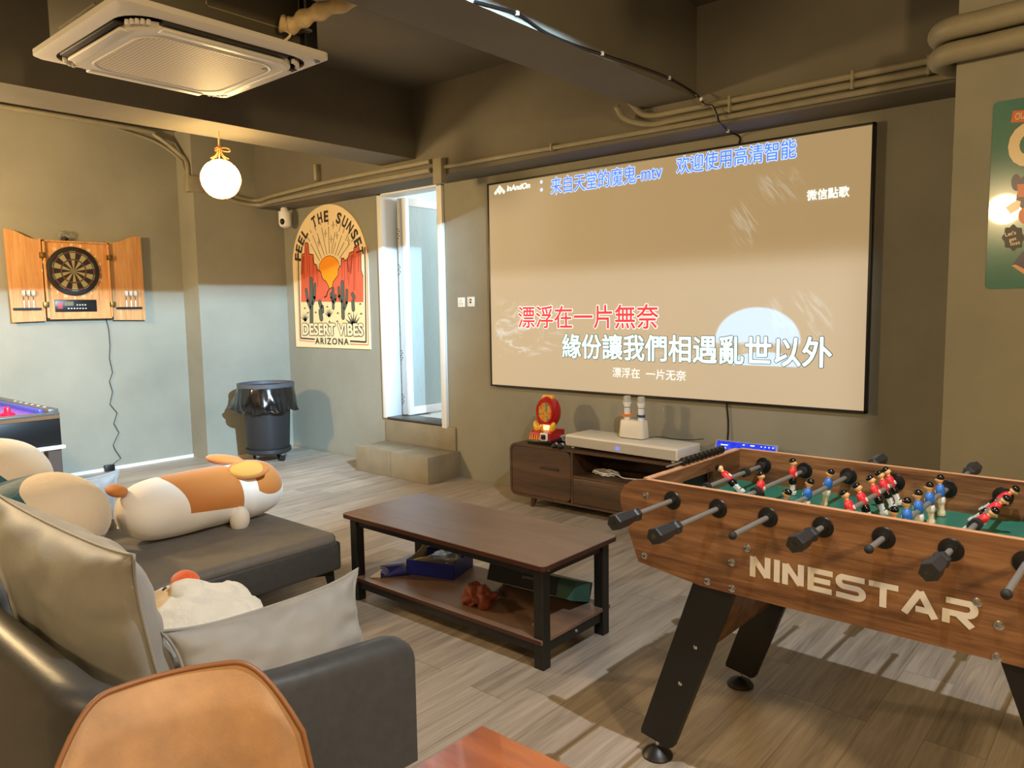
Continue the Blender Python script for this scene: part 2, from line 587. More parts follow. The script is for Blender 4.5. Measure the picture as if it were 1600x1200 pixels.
# black cable: along the beam corner, down to the projection screen
pts = []
for px, py in [(742, 2), (807, 21), (852, 50), (898, 70), (940, 84), (1010, 108), (1045, 122), (1080, 142)]:
    pts.append(onx(px, py, -2.275))
for px, py in [(1095, 155), (1100, 163), (1113, 166), (1121, 182)]: pts.append(ony(px, py, 4.375))
pts += [Vector((ony(1125, 200, 4.40).x, 4.39, 2.60)), Vector((-2.15, 4.6, 2.59)), Vector((-2.14, 4.755, 2.58)), Vector((-2.14, 4.755, 2.53))]
cb_ = tag(MB(pts[0]).tube(smoothpath(pts, 5), .006, 8).build('cable', m_black), 'black cable running along the ceiling beam down to the top of the screen', 'cable')
for i in (1, 4, 6, 8, 13):
    q = pts[i] - pts[0]
    MB().box((q.x - .004, q.y - .008, q.z - .010), (q.x + .012, q.y + .008, q.z + .010), .003).build('cable_clip', m_white, cb_)
p0 = ony(1135, 632, 4.755)
p1 = ony(1137, 694, 4.755)
tag(MB(p0).tube(smoothpath([(p0.x, 4.755, .86), ((p0.x + p1.x) / 2 + .01, 4.755, .7), (p1.x, 4.74, .5)]), .006).build('cable', m_black), 'black cable hanging from below the screen behind the media console', 'cable')

# tiled step in front of the door
st = T('step', 'tiled two-level step block below the white doorway', 'step', (-5.24, 4.57, 0))
o = (-5.24, 4.57, 0)
MB(o).box((-5.735, 4.375, 0), (-4.745, YB, .235), .004).build('tread_block', m_tile, st)
MB(o).box((-5.74, YB - .02, .2), (-4.78, YB + .001, .445), .003).build('riser_panel', m_tile, st)
g = MB(o)
g.box((-5.236, 4.3735, .003), (-5.233, 4.376, .233)).box((-5.236, 4.376, .2345), (-5.233, 4.745, .2362))
g.build('grout_line', M('grout', (104, 96, 80), 0.8), st)

# wall plates
for i, (a, b) in enumerate([((716, 464), (728, 481)), ((731, 463), (743, 480))]):
    p, q = ony(a[0], a[1], YB), ony(b[0], b[1], YB)
    c = ((p.x + q.x) / 2, YB, (p.z + q.z) / 2)
    t = T('wall_socket' if i == 0 else 'wall_switch', ['left white socket plate beside the doorway', 'right white switch plate with a dark rocker beside the screen'][i], ['socket', 'switch'][i], c)
    MB().box((-.043, -.012, -.043), (.043, 0, .043), .004).build('plate', m_white, t)
    k = MB()
    if i == 0:
        for dx, dz in ((0, .015), (-.014, -.012), (.014, -.012)): k.box((dx - .003, -.0135, dz - .006), (dx + .003, -.0115, dz + .006))
        k.build('slots', M('slot_shadow', (110, 108, 104), .5), t)
    else:
        k.box((-.012, -.014, .012), (.012, -.0115, .024)).cyl((0, -.0115, -.004), (0, -.018, -.004), .009)
        k.build('rocker', M('dark_red', (70, 22, 20), .4), t)

# security camera under the beam at the corner
p = ony(444, 326, 4.62)
t = T('security_camera', 'small white security camera hanging under the beam in the corner', 'camera', (p.x, 4.62, 2.6))
MB().lathe([(.0, 0), (.03, 0), (.04, -.02), (.042, -.06)], n=24).build('mount', m_white, t)
MB().lathe([(.058, -.04), (.062, -.05), (.062, -.17), (.05, -.195), (.02, -.21), (0, -.212)], n=28).build('housing', m_white, t)
MB().ell((.028, -.045, -.15), (.026, .026, .034)).build('lens', m_black, t)

# globe pendant
gx = -5.1
p = onx(345, 280, gx)
gz, gy = p.z, p.y
t = T('pendant_lamp', 'glowing white glass globe lamp in a rope net hanging from the beam', 'lamp', (gx, gy, 2.77))
dz = gz - 2.77
tgl = Tree('lit_glass', .4)
tgl.color((255, 246, 225)).emit((255, 214, 140), 56.0)
MB().ell((0, 0, dz), (.134, .134, .134), 32, 24).build('glass_globe', tgl.m, t)
m_rope = M('orange_rope', (196, 120, 62), .8)
k = MB()
for s_ in (1, -1):
    for i in range(7):
        a0 = 2 * PI * i / 7
        path = []
        for j in range(17):
            th = .12 + (PI - .2) * j / 16
            a = a0 + s_ * .9 * j / 16 * 1.6
            path.append((.1362 * math.sin(th) * math.cos(a), .1362 * math.sin(th) * math.sin(a), dz + .1362 * math.cos(th)))
        k.tube(path, .0022, 5)
for i in range(7):
    a = 2 * PI * i / 7
    k.tube(smoothpath([(.06 * math.cos(a), .06 * math.sin(a), dz + .14), (.025 * math.cos(a), .025 * math.sin(a), dz + .165), (.01 * math.cos(a), .01 * math.sin(a), dz + .2)], 4), .004, 6)
k.build('rope_net', m_rope, t)
k = MB()
k.ell((0, 0, dz + .21), (.018, .018, .02), 12, 8)
k.tube(smoothpath([(0, 0, dz + .205), (.03, .02, dz + .215), (.07, .04, dz + .20), (.06, .035, dz + .185), (0, 0, dz + .2)], 5), .004, 6)
k.tube(smoothpath([(0, 0, dz + .205), (-.02, -.01, dz + .22), (-.03, -.015, dz + .20), (0, 0, dz + .2)], 5), .004, 6)
k.build('knot', m_rope, t)
MB().tube([(0, 0, dz + .21), (0, 0, 0)], .006, 8).build('cord', M('cord', (214, 190, 150), .8), t)

# ================================================================ AIR CONDITIONER
ac = T('ceiling_air_conditioner', 'white square ceiling cassette air conditioner hung below the ceiling', 'air conditioner', (-3.56, 1.80, 2.69))
H = .485
def rrect(hw, hh, r, z, n=6, cx=0, cy=0):
    out = []
    for qx, qy, a0 in ((1, 1, 0), (-1, 1, 90), (-1, -1, 180), (1, -1, 270)):
        for j in range(n + 1):
            a = R(a0 + 90 * j / n)
            out.append((cx + qx * (hw - r) + r * math.cos(a), cy + qy * (hh - r) + r * math.sin(a), z))
    return out
m_ac = M('ac_white_plastic', (222, 216, 206), .42)
MB().rings([rrect(.44, .44, .10, .01), rrect(.432, .432, .13, -.010), rrect(H - .02, H - .02, .03, -.004), rrect(H, H, .04, .006), rrect(H, H, .04, .03), rrect(.42, .42, .03, .045)], False).build('panel', m_ac, ac)
MB().rings([rrect(.385, .385, .13, -.004), rrect(.385, .385, .13, -.026), rrect(.372, .372, .12, -.036)], True).build('grille_frame', m_ac, ac)
tgr = Tree('perforated_grille', .5)
x, y, z = tgr.xyz()
a = ((x * 60).fr() - .5).ab().lt(.28) * ((y * 60).fr() - .5).ab().lt(.28)
tgr.color(tgr.mix(a, (226, 214, 196), (150, 136, 116)))
MB().rings([rrect(.30, .30, .10, -.035), rrect(.30, .30, .10, -.0385)], True).build('intake_grille', tgr.m, ac)
k = MB()
k.rings([rrect(.318, .318, .11, -.0365), rrect(.312, .312, .105, -.0405), rrect(.303, .303, .10, -.0385)], False)
k.build('grille_rim', m_ac, ac)
m_slot = M('vent_dark', (34, 30, 24), .6)
for i in range(4):
    M4 = Matrix.Rotation(PI / 2 * i, 4, 'Z')
    MB().box((-.29, .388, -.020), (.29, .428, -.006), .004, M4=M4).build('air_slot', m_slot, ac)
    MB().box((-.28, .350, -.040), (.28, .402, -.024), .006, M4=M4).build('louvre', m_ac, ac)
    k = MB()
    for j in range(5):
        a = R(20 + 50 * j / 4)
        k.box((.30 + .10 * math.cos(a) - .007, .30 + .10 * math.sin(a) - .007, -.03), (.30 + .10 * math.cos(a) + .007, .30 + .10 * math.sin(a) + .007, -.010), .002, M4=M4)
    k.build('corner_fins', m_ac, ac)
MB().lathe([(.0, -.0065), (.026, -.0065), (.026, .0)], (.43, .43, 0), 24).build('badge', M('purple_badge', (92, 70, 110), .4), ac)
k = MB().text('AI', Matrix.Translation((.418, .422, -.007)) @ Matrix.Rotation(PI, 4, 'X'), fit=(.02, .012))
k.build('badge_lettering', m_white, ac)
MB().lathe([(.0, -.0395), (.012, -.0395), (.012, -.036)], (.25, .27, 0), 16).build('logo_dot', M('grey_dot', (110, 100, 88), .4), ac)
m_case = M('grey_sheet_metal', (92, 86, 72), .5, .3)
MB().box((-.42, -.42, .035), (.42, .42, .31), .006).build('casing', m_case, ac)
m_seam = M('seam_light', (150, 138, 108), .5)
for a, b in (((.42, -.1, .10), (.424, .36, .104)), ((.42, -.1, .10), (.424, -.096, .29)), ((.42, .356, .10), (.424, .36, .29)), ((-.3, -.424, .1), (.1, -.42, .104))):
    MB().box(a, b).build('casing_seam', m_seam, ac)
MB().box((.28, .36, .04), (.46, .43, .26), .004).build('pipe_box', m_black, ac)
for sx, sy in ((1, 1), (1, -1), (-1, 1), (-1, -1)):
    k = MB().cyl((sx * .47, sy * .36, .1), (sx * .47, sy * .36, ZC - 2.69), .005, n=8).box((sx * .40, sy * .36 - .02, .10), (sx * .49, sy * .36 + .02, .112))
    k.build('hanging_rod', m_steel, ac)
pp = [(-3.56 + .40, 1.80 + .42, 2.87), (-3.08, 2.26, 2.89), (-2.95, 2.33, 2.94), (-2.70, 2.42, 3.02), (-2.60, 2.45, 3.06)]
pp = [onx(438, 36, -3.09), onx(455, 40, -3.06), onx(480, 26, -2.98), onx(515, 12, -2.88), onx(560, -4, -2.76), onx(600, -16, -2.665)]
pth = smoothpath(pp, 6)
k = MB(pth[0]).tube(pth, [.035 + .006 * math.sin(i * 1.3) for i in range(len(pth))], 14)
o = tag(k.build('insulated_pipe', M('cream_pipe_wrap', (206, 180, 132), .75, var=.08, vscale=20, bump=.3, bscale=40)), 'cream wrapped refrigerant pipe running from the air conditioner to the beam', 'pipe')
a = pth[0]
tag(MB(a).tube(smoothpath([a + Vector((0, 0, -.02)), a + Vector((.03, .03, -.05)), a + Vector((-.02, .0, -.09)), a + Vector((-.06, -.02, -.11))], 5), .006).build('wire', M('cream_wire', (214, 200, 160), .6)), 'short cream wire looping from the pipe wrap to the air conditioner', 'wire')

# cool lamp above the football table, with unseen plates added to block its light
hd = T('ceiling_lamp', 'ceiling lamp above the table football with added unseen light-blocking plates', 'lamp', (-.30, 1.84, ZC))
MB().box((-.51, -.40, -.2490), (-.50, .46, 0)).build('blocker_plate', m_blackmetal, hd)
MB().box((-.304, .26, -.277), (.60, .27, 0)).build('blocker_plate', m_blackmetal, hd)
MB().box((-.10, .271, -.58), (.60, .281, 0)).build('blocker_plate', m_blackmetal, hd)
MB().cyl((0, 0, -.12), (0, 0, 0), .03).build('socket', m_white, hd)

# ================================================================ PROJECTION SCREEN
SX0, SX1, SZ0, SZ1 = -4.315, -1.315, .852, 2.53
YS = YB - .04
scr = T('projection_screen', 'large framed projection screen on the far wall showing song lyrics', 'screen', ((SX0 + SX1) / 2, YB, SZ0))
o = ((SX0 + SX1) / 2, YB, SZ0)
f = MB(o)
bw = .014
f.box((SX0, YS - .006, SZ0), (SX1, YB, SZ0 + bw), .002).box((SX0, YS - .006, SZ1 - bw), (SX1, YB, SZ1), .002)
f.box((SX0, YS - .006, SZ0), (SX0 + bw, YB, SZ1), .002).box((SX1 - bw, YS - .006, SZ0), (SX1, YB, SZ1), .002)
f.build('screen_frame', m_black, scr)
t = Tree('projected_picture', .7, 0, .2)
x, y, z = t.xyz()          # x from the middle of the screen, z from its lower edge
t.color((146, 138, 122))
low = z.step(1.02, .86)
n1 = t.noise(t.vec(x * 1.2, z * 2.4, 0.0), 3.0, 6, .7, 1.5)
spark = n1.step(.47, .68) * x.step(-.55, -.95) * z.step(.24, .32) * z.step(.82, .5) * x.step(-1.46, -1.42)
spark2 = n1.step(.5, .66) * z.step(.255, .262) * z.step(.46, .3) * x.step(1.0, .7) * x.step(-.2, .1)
ex, ez = (x - .82) / .285, (z - .42) / .215
dome = (ex * ex + ez * ez).step(1.06, .92) * z.step(.38, .42)
str1 = t.noise(t.vec(x * 8 + z * 6, z * 1.2 - x * 1.2, 2.0), 2.5, 4, .6, .8)
hr = ((x - .72) * (x - .72) / .014 + (z - 1.17) * (z - 1.17) / .05).step(1, .1) * str1.step(.5, .68)
hr2 = ((x - .95) * (x - .95) / .05 + (z - 1.38) * (z - 1.38) / .02).step(1, .1) * str1.step(.45, .68)
ex3, ez3 = (x - 1.08) / .26, (z - .56) / .2
hr3 = (ex3 * ex3 + ez3 * ez3).step(1, .4) * str1.step(.48, .66)
lo2 = ((x - .88) / .25 * ((x - .88) / .25) + (z - .265) / .09 * ((z - .265) / .09)).step(1, .7) * z.step(.256, .26)
base = low * .08 + .16
a1 = t.mix(X(t.T, base.k), (0, 0, 0), (150, 150, 146))
a = (spark * .8 + spark2 * .6 + hr * .4 + hr2 * .4 + hr3 * .35).mn(1.0)
t.emit(t.mix(dome.mx(lo2), t.mix(a, t.mix(low, (228, 192, 138), (228, 202, 164)), (220, 232, 232)), (196, 228, 255)), base * 2.1 + a * .35 + dome.mx(lo2) * .45)
MB(o).box((SX0 + bw, YS, SZ0 + bw), (SX1 - bw, YS + .02, SZ1 - bw)).build('picture_surface', t.m, scr)
m_txw = M('projected_white', (235, 250, 250), .6, emit=.75)
m_txb = M('projected_blue', (60, 100, 225), .6)
m_txb.node_tree.nodes['Principled BSDF'].inputs['Emission Color'].default_value = lin((80, 135, 255))
m_txb.node_tree.nodes['Principled BSDF'].inputs['Emission Strength'].default_value = .65
m_txr = M('projected_red', (200, 50, 60), .6)
m_txr.node_tree.nodes['Principled BSDF'].inputs['Emission Color'].default_value = lin((255, 60, 80))
m_txr.node_tree.nodes['Principled BSDF'].inputs['Emission Strength'].default_value = .5
m_txc = M('projected_cyan', (205, 240, 240), .6)
m_txc.node_tree.nodes['Principled BSDF'].inputs['Emission Color'].default_value = lin((205, 250, 250))
m_txc.node_tree.nodes['Principled BSDF'].inputs['Emission Strength'].default_value = .7
m_txd = M('projected_dark', (70, 64, 58), .6)
m_txl = M('projected_pale_blue', (170, 200, 255), .6)
m_txl.node_tree.nodes['Principled BSDF'].inputs['Emission Color'].default_value = lin((170, 205, 255))
m_txl.node_tree.nodes['Principled BSDF'].inputs['Emission Strength'].default_value = .95


def line(name, txt, x0, z0, w_, h_, fill, outline=None, bold=0.0, ob=.004, shear=0.0, y0=YS):
    """one line of projected lettering, box in metres in the wall plane; strokes thickened and rimmed by shifted copies"""
    k = MB(o)
    def put(dx, dz, dy): k.text(txt, Matrix.Translation((x0 + dx, y0 - dy, z0 + dz)) @ Matrix.Rotation(PI / 2, 4, 'X'), fit=(w_, h_), shear=shear)
    ring = lambda r_, n: [(r_ * math.cos(2 * PI * q / n + .39), r_ * math.sin(2 * PI * q / n + .39)) for q in range(n)]
    if outline:
        k.mat(1)
        for q, (dx, dz) in enumerate(ring(bold + ob, 8)): put(dx, dz, .0004 + q * .00012)
        k.mat(0)
    put(0, 0, .0030)
    if bold:
        for q, (dx, dz) in enumerate(ring(bold, 6)): put(dx, dz, .0020 + q * .00012)
    return k.build(name, [fill] + ([outline] if outline else []), scr, smooth=0, recalc=False)


# lettering: lyrics, titles, logo
line('lyric_line', '漂浮在一片無奈', -4.0, 1.345, 1.29, .172, m_txr, m_txw, .0025, .0055)
line('lyric_line', '緣份讓我們相遇亂世以外', -3.553, 1.115, 2.03, .185, m_txc, m_txd, .0045, .0045)
line('subtitle_line', '漂浮在  一片无奈', -3.091, .985, .60, .072, m_txw)
line('title_line', '来自天堂的魔鬼-mtv', -3.651, 2.372, .966, .125, m_txb, m_txl, .0, .0065)
line('title_line', '欢迎使用高清智能', -2.573, 2.392, .81, .115, m_txb, m_txl, .0, .0065)
line('caption_line', '微信點歌', -1.691, 2.125, .245, .062, m_txw, None, .0012)
line('logo_lettering', 'InAndOn', -4.10, 2.448, .24, .042, m_txw, None, .0025, shear=.18)
k = MB(o)
for dx, dz in ((0, .030), (-.022, .010), (.022, .010), (-.044, -.010), (0, -.010), (.044, -.010)):
    cx_, cz_ = -4.18 + dx, 2.458 + dz
    k.prism([(cx_ - .0185, YS - .001, cz_), (cx_, YS - .001, cz_ - .0185), (cx_ + .0185, YS - .001, cz_), (cx_, YS - .001, cz_ + .0185)], (0, -.001, 0))
k.build('logo_mark', m_txw, scr, smooth=0)
k = MB(o)
for cz_ in (2.48, 2.42):
    k.cyl((-3.745, YS - .001, cz_), (-3.745, YS - .002, cz_), .014, n=16)
k.build('colon_dots', m_txl, scr, smooth=0)

# ================================================================ MEDIA CONSOLE
tv = T('media_console', 'walnut media console with rounded ends below the projection screen', 'console', (-2.74, 4.53, 0))
o = (-2.74, 4.53, 0)
x0, x1, y0, y1, z0, z1 = -3.765, -1.72, 4.325, 4.735, .08, .485
def rr2(xa, xb, za, zb, r, n=6):
    out = []
    for cx_, cz_, a0 in ((xb - r, zb - r, 0), (xa + r, zb - r, 90), (xa + r, za + r, 180), (xb - r, za + r, 270)):
        for j in range(n + 1):
            a = R(a0 + 90 * j / n)
            out.append((cx_ + r * math.cos(a), cz_ + r * math.sin(a)))
    return out
k = MB(o)
outer, inner = rr2(x0, x1, z0, z1, .06), rr2(x0 + .018, x1 - .018, z0 + .018, z1 - .018, .045)
L = [[(p[0], y, p[1]) for p in q] for q, y in ((inner, y1), (outer, y1), (outer, y0), (inner, y0), (inner, y1 - .005))]
k.rings(L, False)
k.box((x0 + .02, y1 - .02, z0 + .02), (x1 - .02, y1 - .004, z1 - .02))
k.box((-3.19, y0 + .004, z0 + .015), (-3.172, y1 - .01, z1 - .015)).box((-2.31, y0 + .004, z0 + .015), (-2.292, y1 - .01, z1 - .015))
k.box((-3.18, y0 + .004, .288), (-2.30, y1 - .01, .302))
k.build('cabinet_body', m_walnut, tv)
fr = [(p[0], y0 + .003, p[1]) for p in rr2(x0 + .021, -3.193, z0 + .021, z1 - .021, .04)]
dr = MB(o).prism(fr, (0, .016, 0)).build('door', m_walnut, tv)
MB(o).box((-3.47, y0 - .003, .316), (-3.295, y0 + .004, .330), .003).box((-3.46, y0 - .0035, .330), (-3.30, y0 + .003, .334)).build('finger_pull', M('dark_walnut_groove', (40, 24, 15), .5), dr)
MB(o).box((-3.169, y0 + .003, z0 + .021), (-2.313, y0 + .019, .285), .002).build('drawer', m_walnut, tv)
fr = [(p[0], y0 + .003, p[1]) for p in rr2(-2.289, x1 - .021, z0 + .021, z1 - .021, .04)]
MB(o).prism(fr, (0, .016, 0)).build('door', m_walnut, tv)
for sx in (x0 + .20, x1 - .20):
    for sy in (y0 + .05, y1 - .05):
        d_ = .02 if sx > -2.7 else -.02
        MB(o).cyl((sx + d_, sy, 0), (sx, sy, z0 + .002), .017, .027, 16).build('leg', m_walnut, tv)

# white sound box
sb = T('sound_base', 'long white karaoke sound box with blue light on the media console', 'speaker', (-2.80, 4.50, .486))
o = (-2.80, 4.50, .486)
M4 = Matrix.Translation((-2.80, 4.50, 0)) @ Matrix.Rotation(R(-3), 4, 'Z')
k = MB(o).box((-.47, -.145, .500), (.47, .15, .585), .014, 4, M4)
m_cream = M('warm_white_plastic', (214, 208, 196), .4)
k.build('housing', m_cream, sb)
MB(o).box((-.455, -.1475, .506), (.455, -.144, .570), .001, 1, M4).build('speaker_cloth', M('pale_speaker_cloth', (176, 170, 158), .8, bump=.3, bscale=600), sb)
k = MB(o)
for dx in (-.012, 0, .012): k.box((dx - .003, -.1495, .525), (dx + .003, -.147, .548 if dx == 0 else .541), .0, 1, M4)
k.build('blue_light', M('blue_led', (60, 80, 255), .4, emit=4), sb)
for sx in (-.42, .42):
    for sy in (-.11, .11):
        q = M4 @ Vector((sx, sy, 0))
        MB(o).cyl((q.x, q.y, .486), (q.x, q.y, .502), .014, n=14).build('foot', m_white, sb)

# microphones in their charging dock, on top of the sound box
dk = T('microphone_dock', 'white charging dock holding two microphones on the white sound box', 'charger', (-2.786, 4.53, .586))
MB().rings([rrect(.098, .045, .02, .004), rrect(.101, .048, .022, .012), rrect(.093, .042, .02, .118), rrect(.088, .037, .018, .128)], True).build('dock_body', m_cream, dk)
MB().rings([rrect(.094, .043, .02, 0), rrect(.099, .046, .02, .008)], True).build('dock_base', m_black, dk)
for i, (dx, c, lab) in enumerate(((-.055, (226, 120, 30), 'white microphone with orange ring, left of the two in the dock'), (.058, (30, 62, 130), 'white microphone with blue ring, right of the two in the dock'))):
    mc = T('microphone', lab, 'microphone', (-2.786 + dx, 4.53, .586 + .128), 0, 'microphones in the charging dock')
    MB().lathe([(0, 0), (.0215, 0), (.0215, .085), (.023, .09), (.0235, .098)], n=24).build('handle', m_white, mc)
    MB().lathe([(.0238, .086), (.0238, .0895)], n=24, cap=False).build('dark_band', m_black, mc)
    MB().lathe([(.0235, .098), (.027, .112), (.0285, .118), (.0285, .122)], n=24).build('collar', m_white, mc)
    MB().lathe([(.0275, .122), (.026, .135), (.025, .158), (.022, .165), (0, .168)], n=24).build('grille', M('mic_mesh', (190, 188, 182), .5, .2, bump=.5, bscale=700), mc)
    m_ring = M('microphone_ring', c, .5)
    if i == 0:
        MB().rings([[(.036 * (1 + .18 * math.cos(4 * a)) * math.cos(a), .036 * (1 + .18 * math.cos(4 * a)) * math.sin(a), zz) for a in [2 * PI * j / 32 for j in range(32)]] for zz in (.024, .038)]).build('ring', m_ring, mc)
    else:
        MB().lathe([(.022, .022), (.0285, .024), (.0285, .038), (.022, .04)], n=24).build('ring', m_ring, mc)
pts = [(-2.69, 4.56, .592), (-2.62, 4.60, .60), (-2.52, 4.62, .592), (-2.42, 4.66, .59), (-2.34, 4.70, .60)]
tag(MB(pts[0]).tube(smoothpath(pts, 5), .003, 6).build('charging_cable', m_black), 'thin black cable trailing right from the microphone dock', 'cable')

# black microphones lying by the sound box and the white cable loop
for i, (px, py) in enumerate([(866, 697), (876, 698)]):
    p = onz(px, py, .505)
    mc = T('wired_microphone', ['black headed microphone lying left of the sound box, outer one', 'black headed microphone lying left of the sound box, inner one'][i], 'microphone', (p.x, p.y, .486), R(-60), 'microphones lying on the console')
    MB().ell((0, 0, .020), (.021, .021, .020), 18, 12).build('grille', m_black, mc)
    MB().cyl((-.005, 0, .02), (-.12, 0, .014), .016, .011, 16).build('handle', m_white, mc)
p = Vector((-3.40, 4.58, .486))
pth = []
for j in range(40):
    a = 2 * PI * j / 13
    pth.append(p + Vector((.045 * math.cos(a), .03 * math.sin(a * 1.1), .008 + .04 * (.5 + .5 * math.sin(a * .9)))))
tag(MB(p).tube(smoothpath(pth, 3), .0035, 6).build('cable', M('white_cable', (205, 205, 203), .5)), 'white cable looped between the red toy and the white sound box', 'cable')
p = Vector((-2.98, 4.47, .303))
pth = []
for j in range(46):
    a = 2 * PI * j / 11.3
    pth.append(p + Vector((.10 * math.cos(a) * (1 - .1 * math.sin(j)), .05 * math.sin(a) + .012 * math.cos(j * 1.7), .008 + .012 * (1 + math.sin(j * 2.1)))))
pth += [p + Vector((.16, -.03, .008)), p + Vector((.26, .0, .006)), p + Vector((.34, .02, .006))]
tag(MB(p).tube(smoothpath(pth, 3), .004, 6).build('cable', M('white_cable_coil', (200, 198, 194), .5)), 'coil of white cable lying in the open niche of the console', 'cable')

# red toy game machine
tp = onz(848, 690, .486)
ty = T('toy_game_machine', 'red and yellow plastic toy game machine standing on the left of the console', 'toy', (-3.53, 4.50, .486), R(8))
m_red = M('glossy_red_plastic', (176, 22, 24), .25)
m_yel = M('yellow_plastic', (232, 176, 50), .35)
MB().box((-.105, -.13, 0), (.105, .12, .03), .008).build('base', m_black, ty)
MB().prism([(-.09, -.125, .03), (-.09, .10, .03), (-.09, .10, .09), (-.09, -.02, .105), (-.09, -.11, .085)], (.18, 0, 0)).build('control_box', m_red, ty)
MB().rings([rr for rr in [[(.085 * s_ * math.cos(a), yy, .225 + .12 * s_ * math.sin(a)) for a in [2 * PI * j / 36 for j in range(36)]] for yy, s_ in ((-.035, .92), (-.02, 1.02), (.04, 1.05), (.075, .9))]]).build('round_body', m_red, ty)
MB().rings([[(.068 * s_ * math.cos(a), yy, .235 + .085 * s_ * math.sin(a)) for a in [2 * PI * j / 36 for j in range(36)]] for yy, s_ in ((-.036, 1.1), (-.05, 1.08), (-.05, .92), (-.036, .9))], False).build('window_rim', m_red, ty)
tw = Tree('toy_window', .15)
x, y, z = tw.xyz()
v = tw.noise(tw.vec(x * 1.0, 0.0, z * 1.0), 26, 2)
tw.color(tw.ramp(v, [(.3, (70, 110, 150)), (.42, (120, 140, 80)), (.52, (220, 150, 50)), (.62, (200, 70, 40)), (.72, (180, 190, 180))]))
MB().rings([[(.063 * math.cos(a), yy, .235 + .079 * math.sin(a)) for a in [2 * PI * j / 36 for j in range(36)]] for yy in (-.039, -.036)]).build('picture_window', tw.m, ty)
MB().rings([[(xx, .02 + .03 * math.cos(a), .325 + .032 * math.sin(a)) for a in [PI * j / 12 for j in range(13)]] for xx in (-.045, .045)]).build('top_cap', m_yel, ty)
for s_ in (-1, 1):
    MB().ell((s_ * .068, -.045, .115), (.022, .03, .05), 16, 12, Matrix.Rotation(R(18 * s_), 3, 'Y')).build('side_wing', m_yel, ty)
MB().box((-.038, -.05, .085), (.038, -.03, .135), .004).build('lit_panel', M('lit_panel', (255, 230, 160), .4, emit=1.2), ty)
k = MB().box((-.05, -.06, .095), (-.02, -.04, .12), .004).cyl((.0, -.075, .095), (.0, -.085, .13), .008).ell((0, -.086, .132), (.012, .012, .012), 12, 8)
k.build('joystick', m_yel, ty)
k = MB().box((.01, -.138, .028), (.075, -.12, .09), .01)
cs = k.build('coin_slot', m_white, ty)
MB().box((.024, -.1395, .04), (.061, -.137, .078), .006).build('slot_opening', m_black, cs)
k = MB()
for j in range(5): k.prism([(-.088 + j * .02, -.1265, .035), (-.075 + j * .02, -.1265, .035), (-.082 + j * .02, -.1225, .07 + .008 * (j % 2))], (0, -.001, 0))
k.build('flame_print', m_yel, ty, smooth=0)

# tablet behind the football table
a_, b_ = ony(1107, 706, 4.56), ony(1212, 698, 4.66)
tb = T('tablet', 'tablet with bright blue screen leaning at the right end of the console', 'tablet', (-2.02, 4.60, .486), R(0))
Mx = Matrix.Rotation(R(-28), 4, 'X')
MB().box((-.21, -.006, 0), (.21, .006, .145), .005, 2, Mx).build('bezel', M('silver_bezel', (170, 170, 172), .35, .3), tb)
tt = Tree('blue_display', .3)
x, y, z = tt.xyz()
v = tt.noise(tt.vec(x * 1.0, 0.0, z * 1.0), 30, 3)
tt.color((10, 14, 60)).emit(tt.ramp(v, [(.35, (20, 40, 230)), (.6, (50, 80, 255)), (.75, (120, 150, 255))]), .9)
MB().box((-.198, -.0075, .012), (.198, -.0055, .135), 0, 1, Mx).build('display', tt.m, tb)
k = MB()
for (dx, dz, ww, hh) in ((-.17, .105, .05, .008), (-.16, .08, .03, .014), (-.02, .118, .012, .008), (.03, .118, .03, .008), (.1, .118, .008, .008), (.125, .118, .008, .008), (.15, .118, .008, .008), (.175, .118, .01, .008)):
    k.box((dx, -.0085, dz), (dx + ww, -.0073, dz + hh), 0, 1, Mx)
k.build('display_icons', M('display_white', (200, 215, 255), .4, emit=.9), tb)

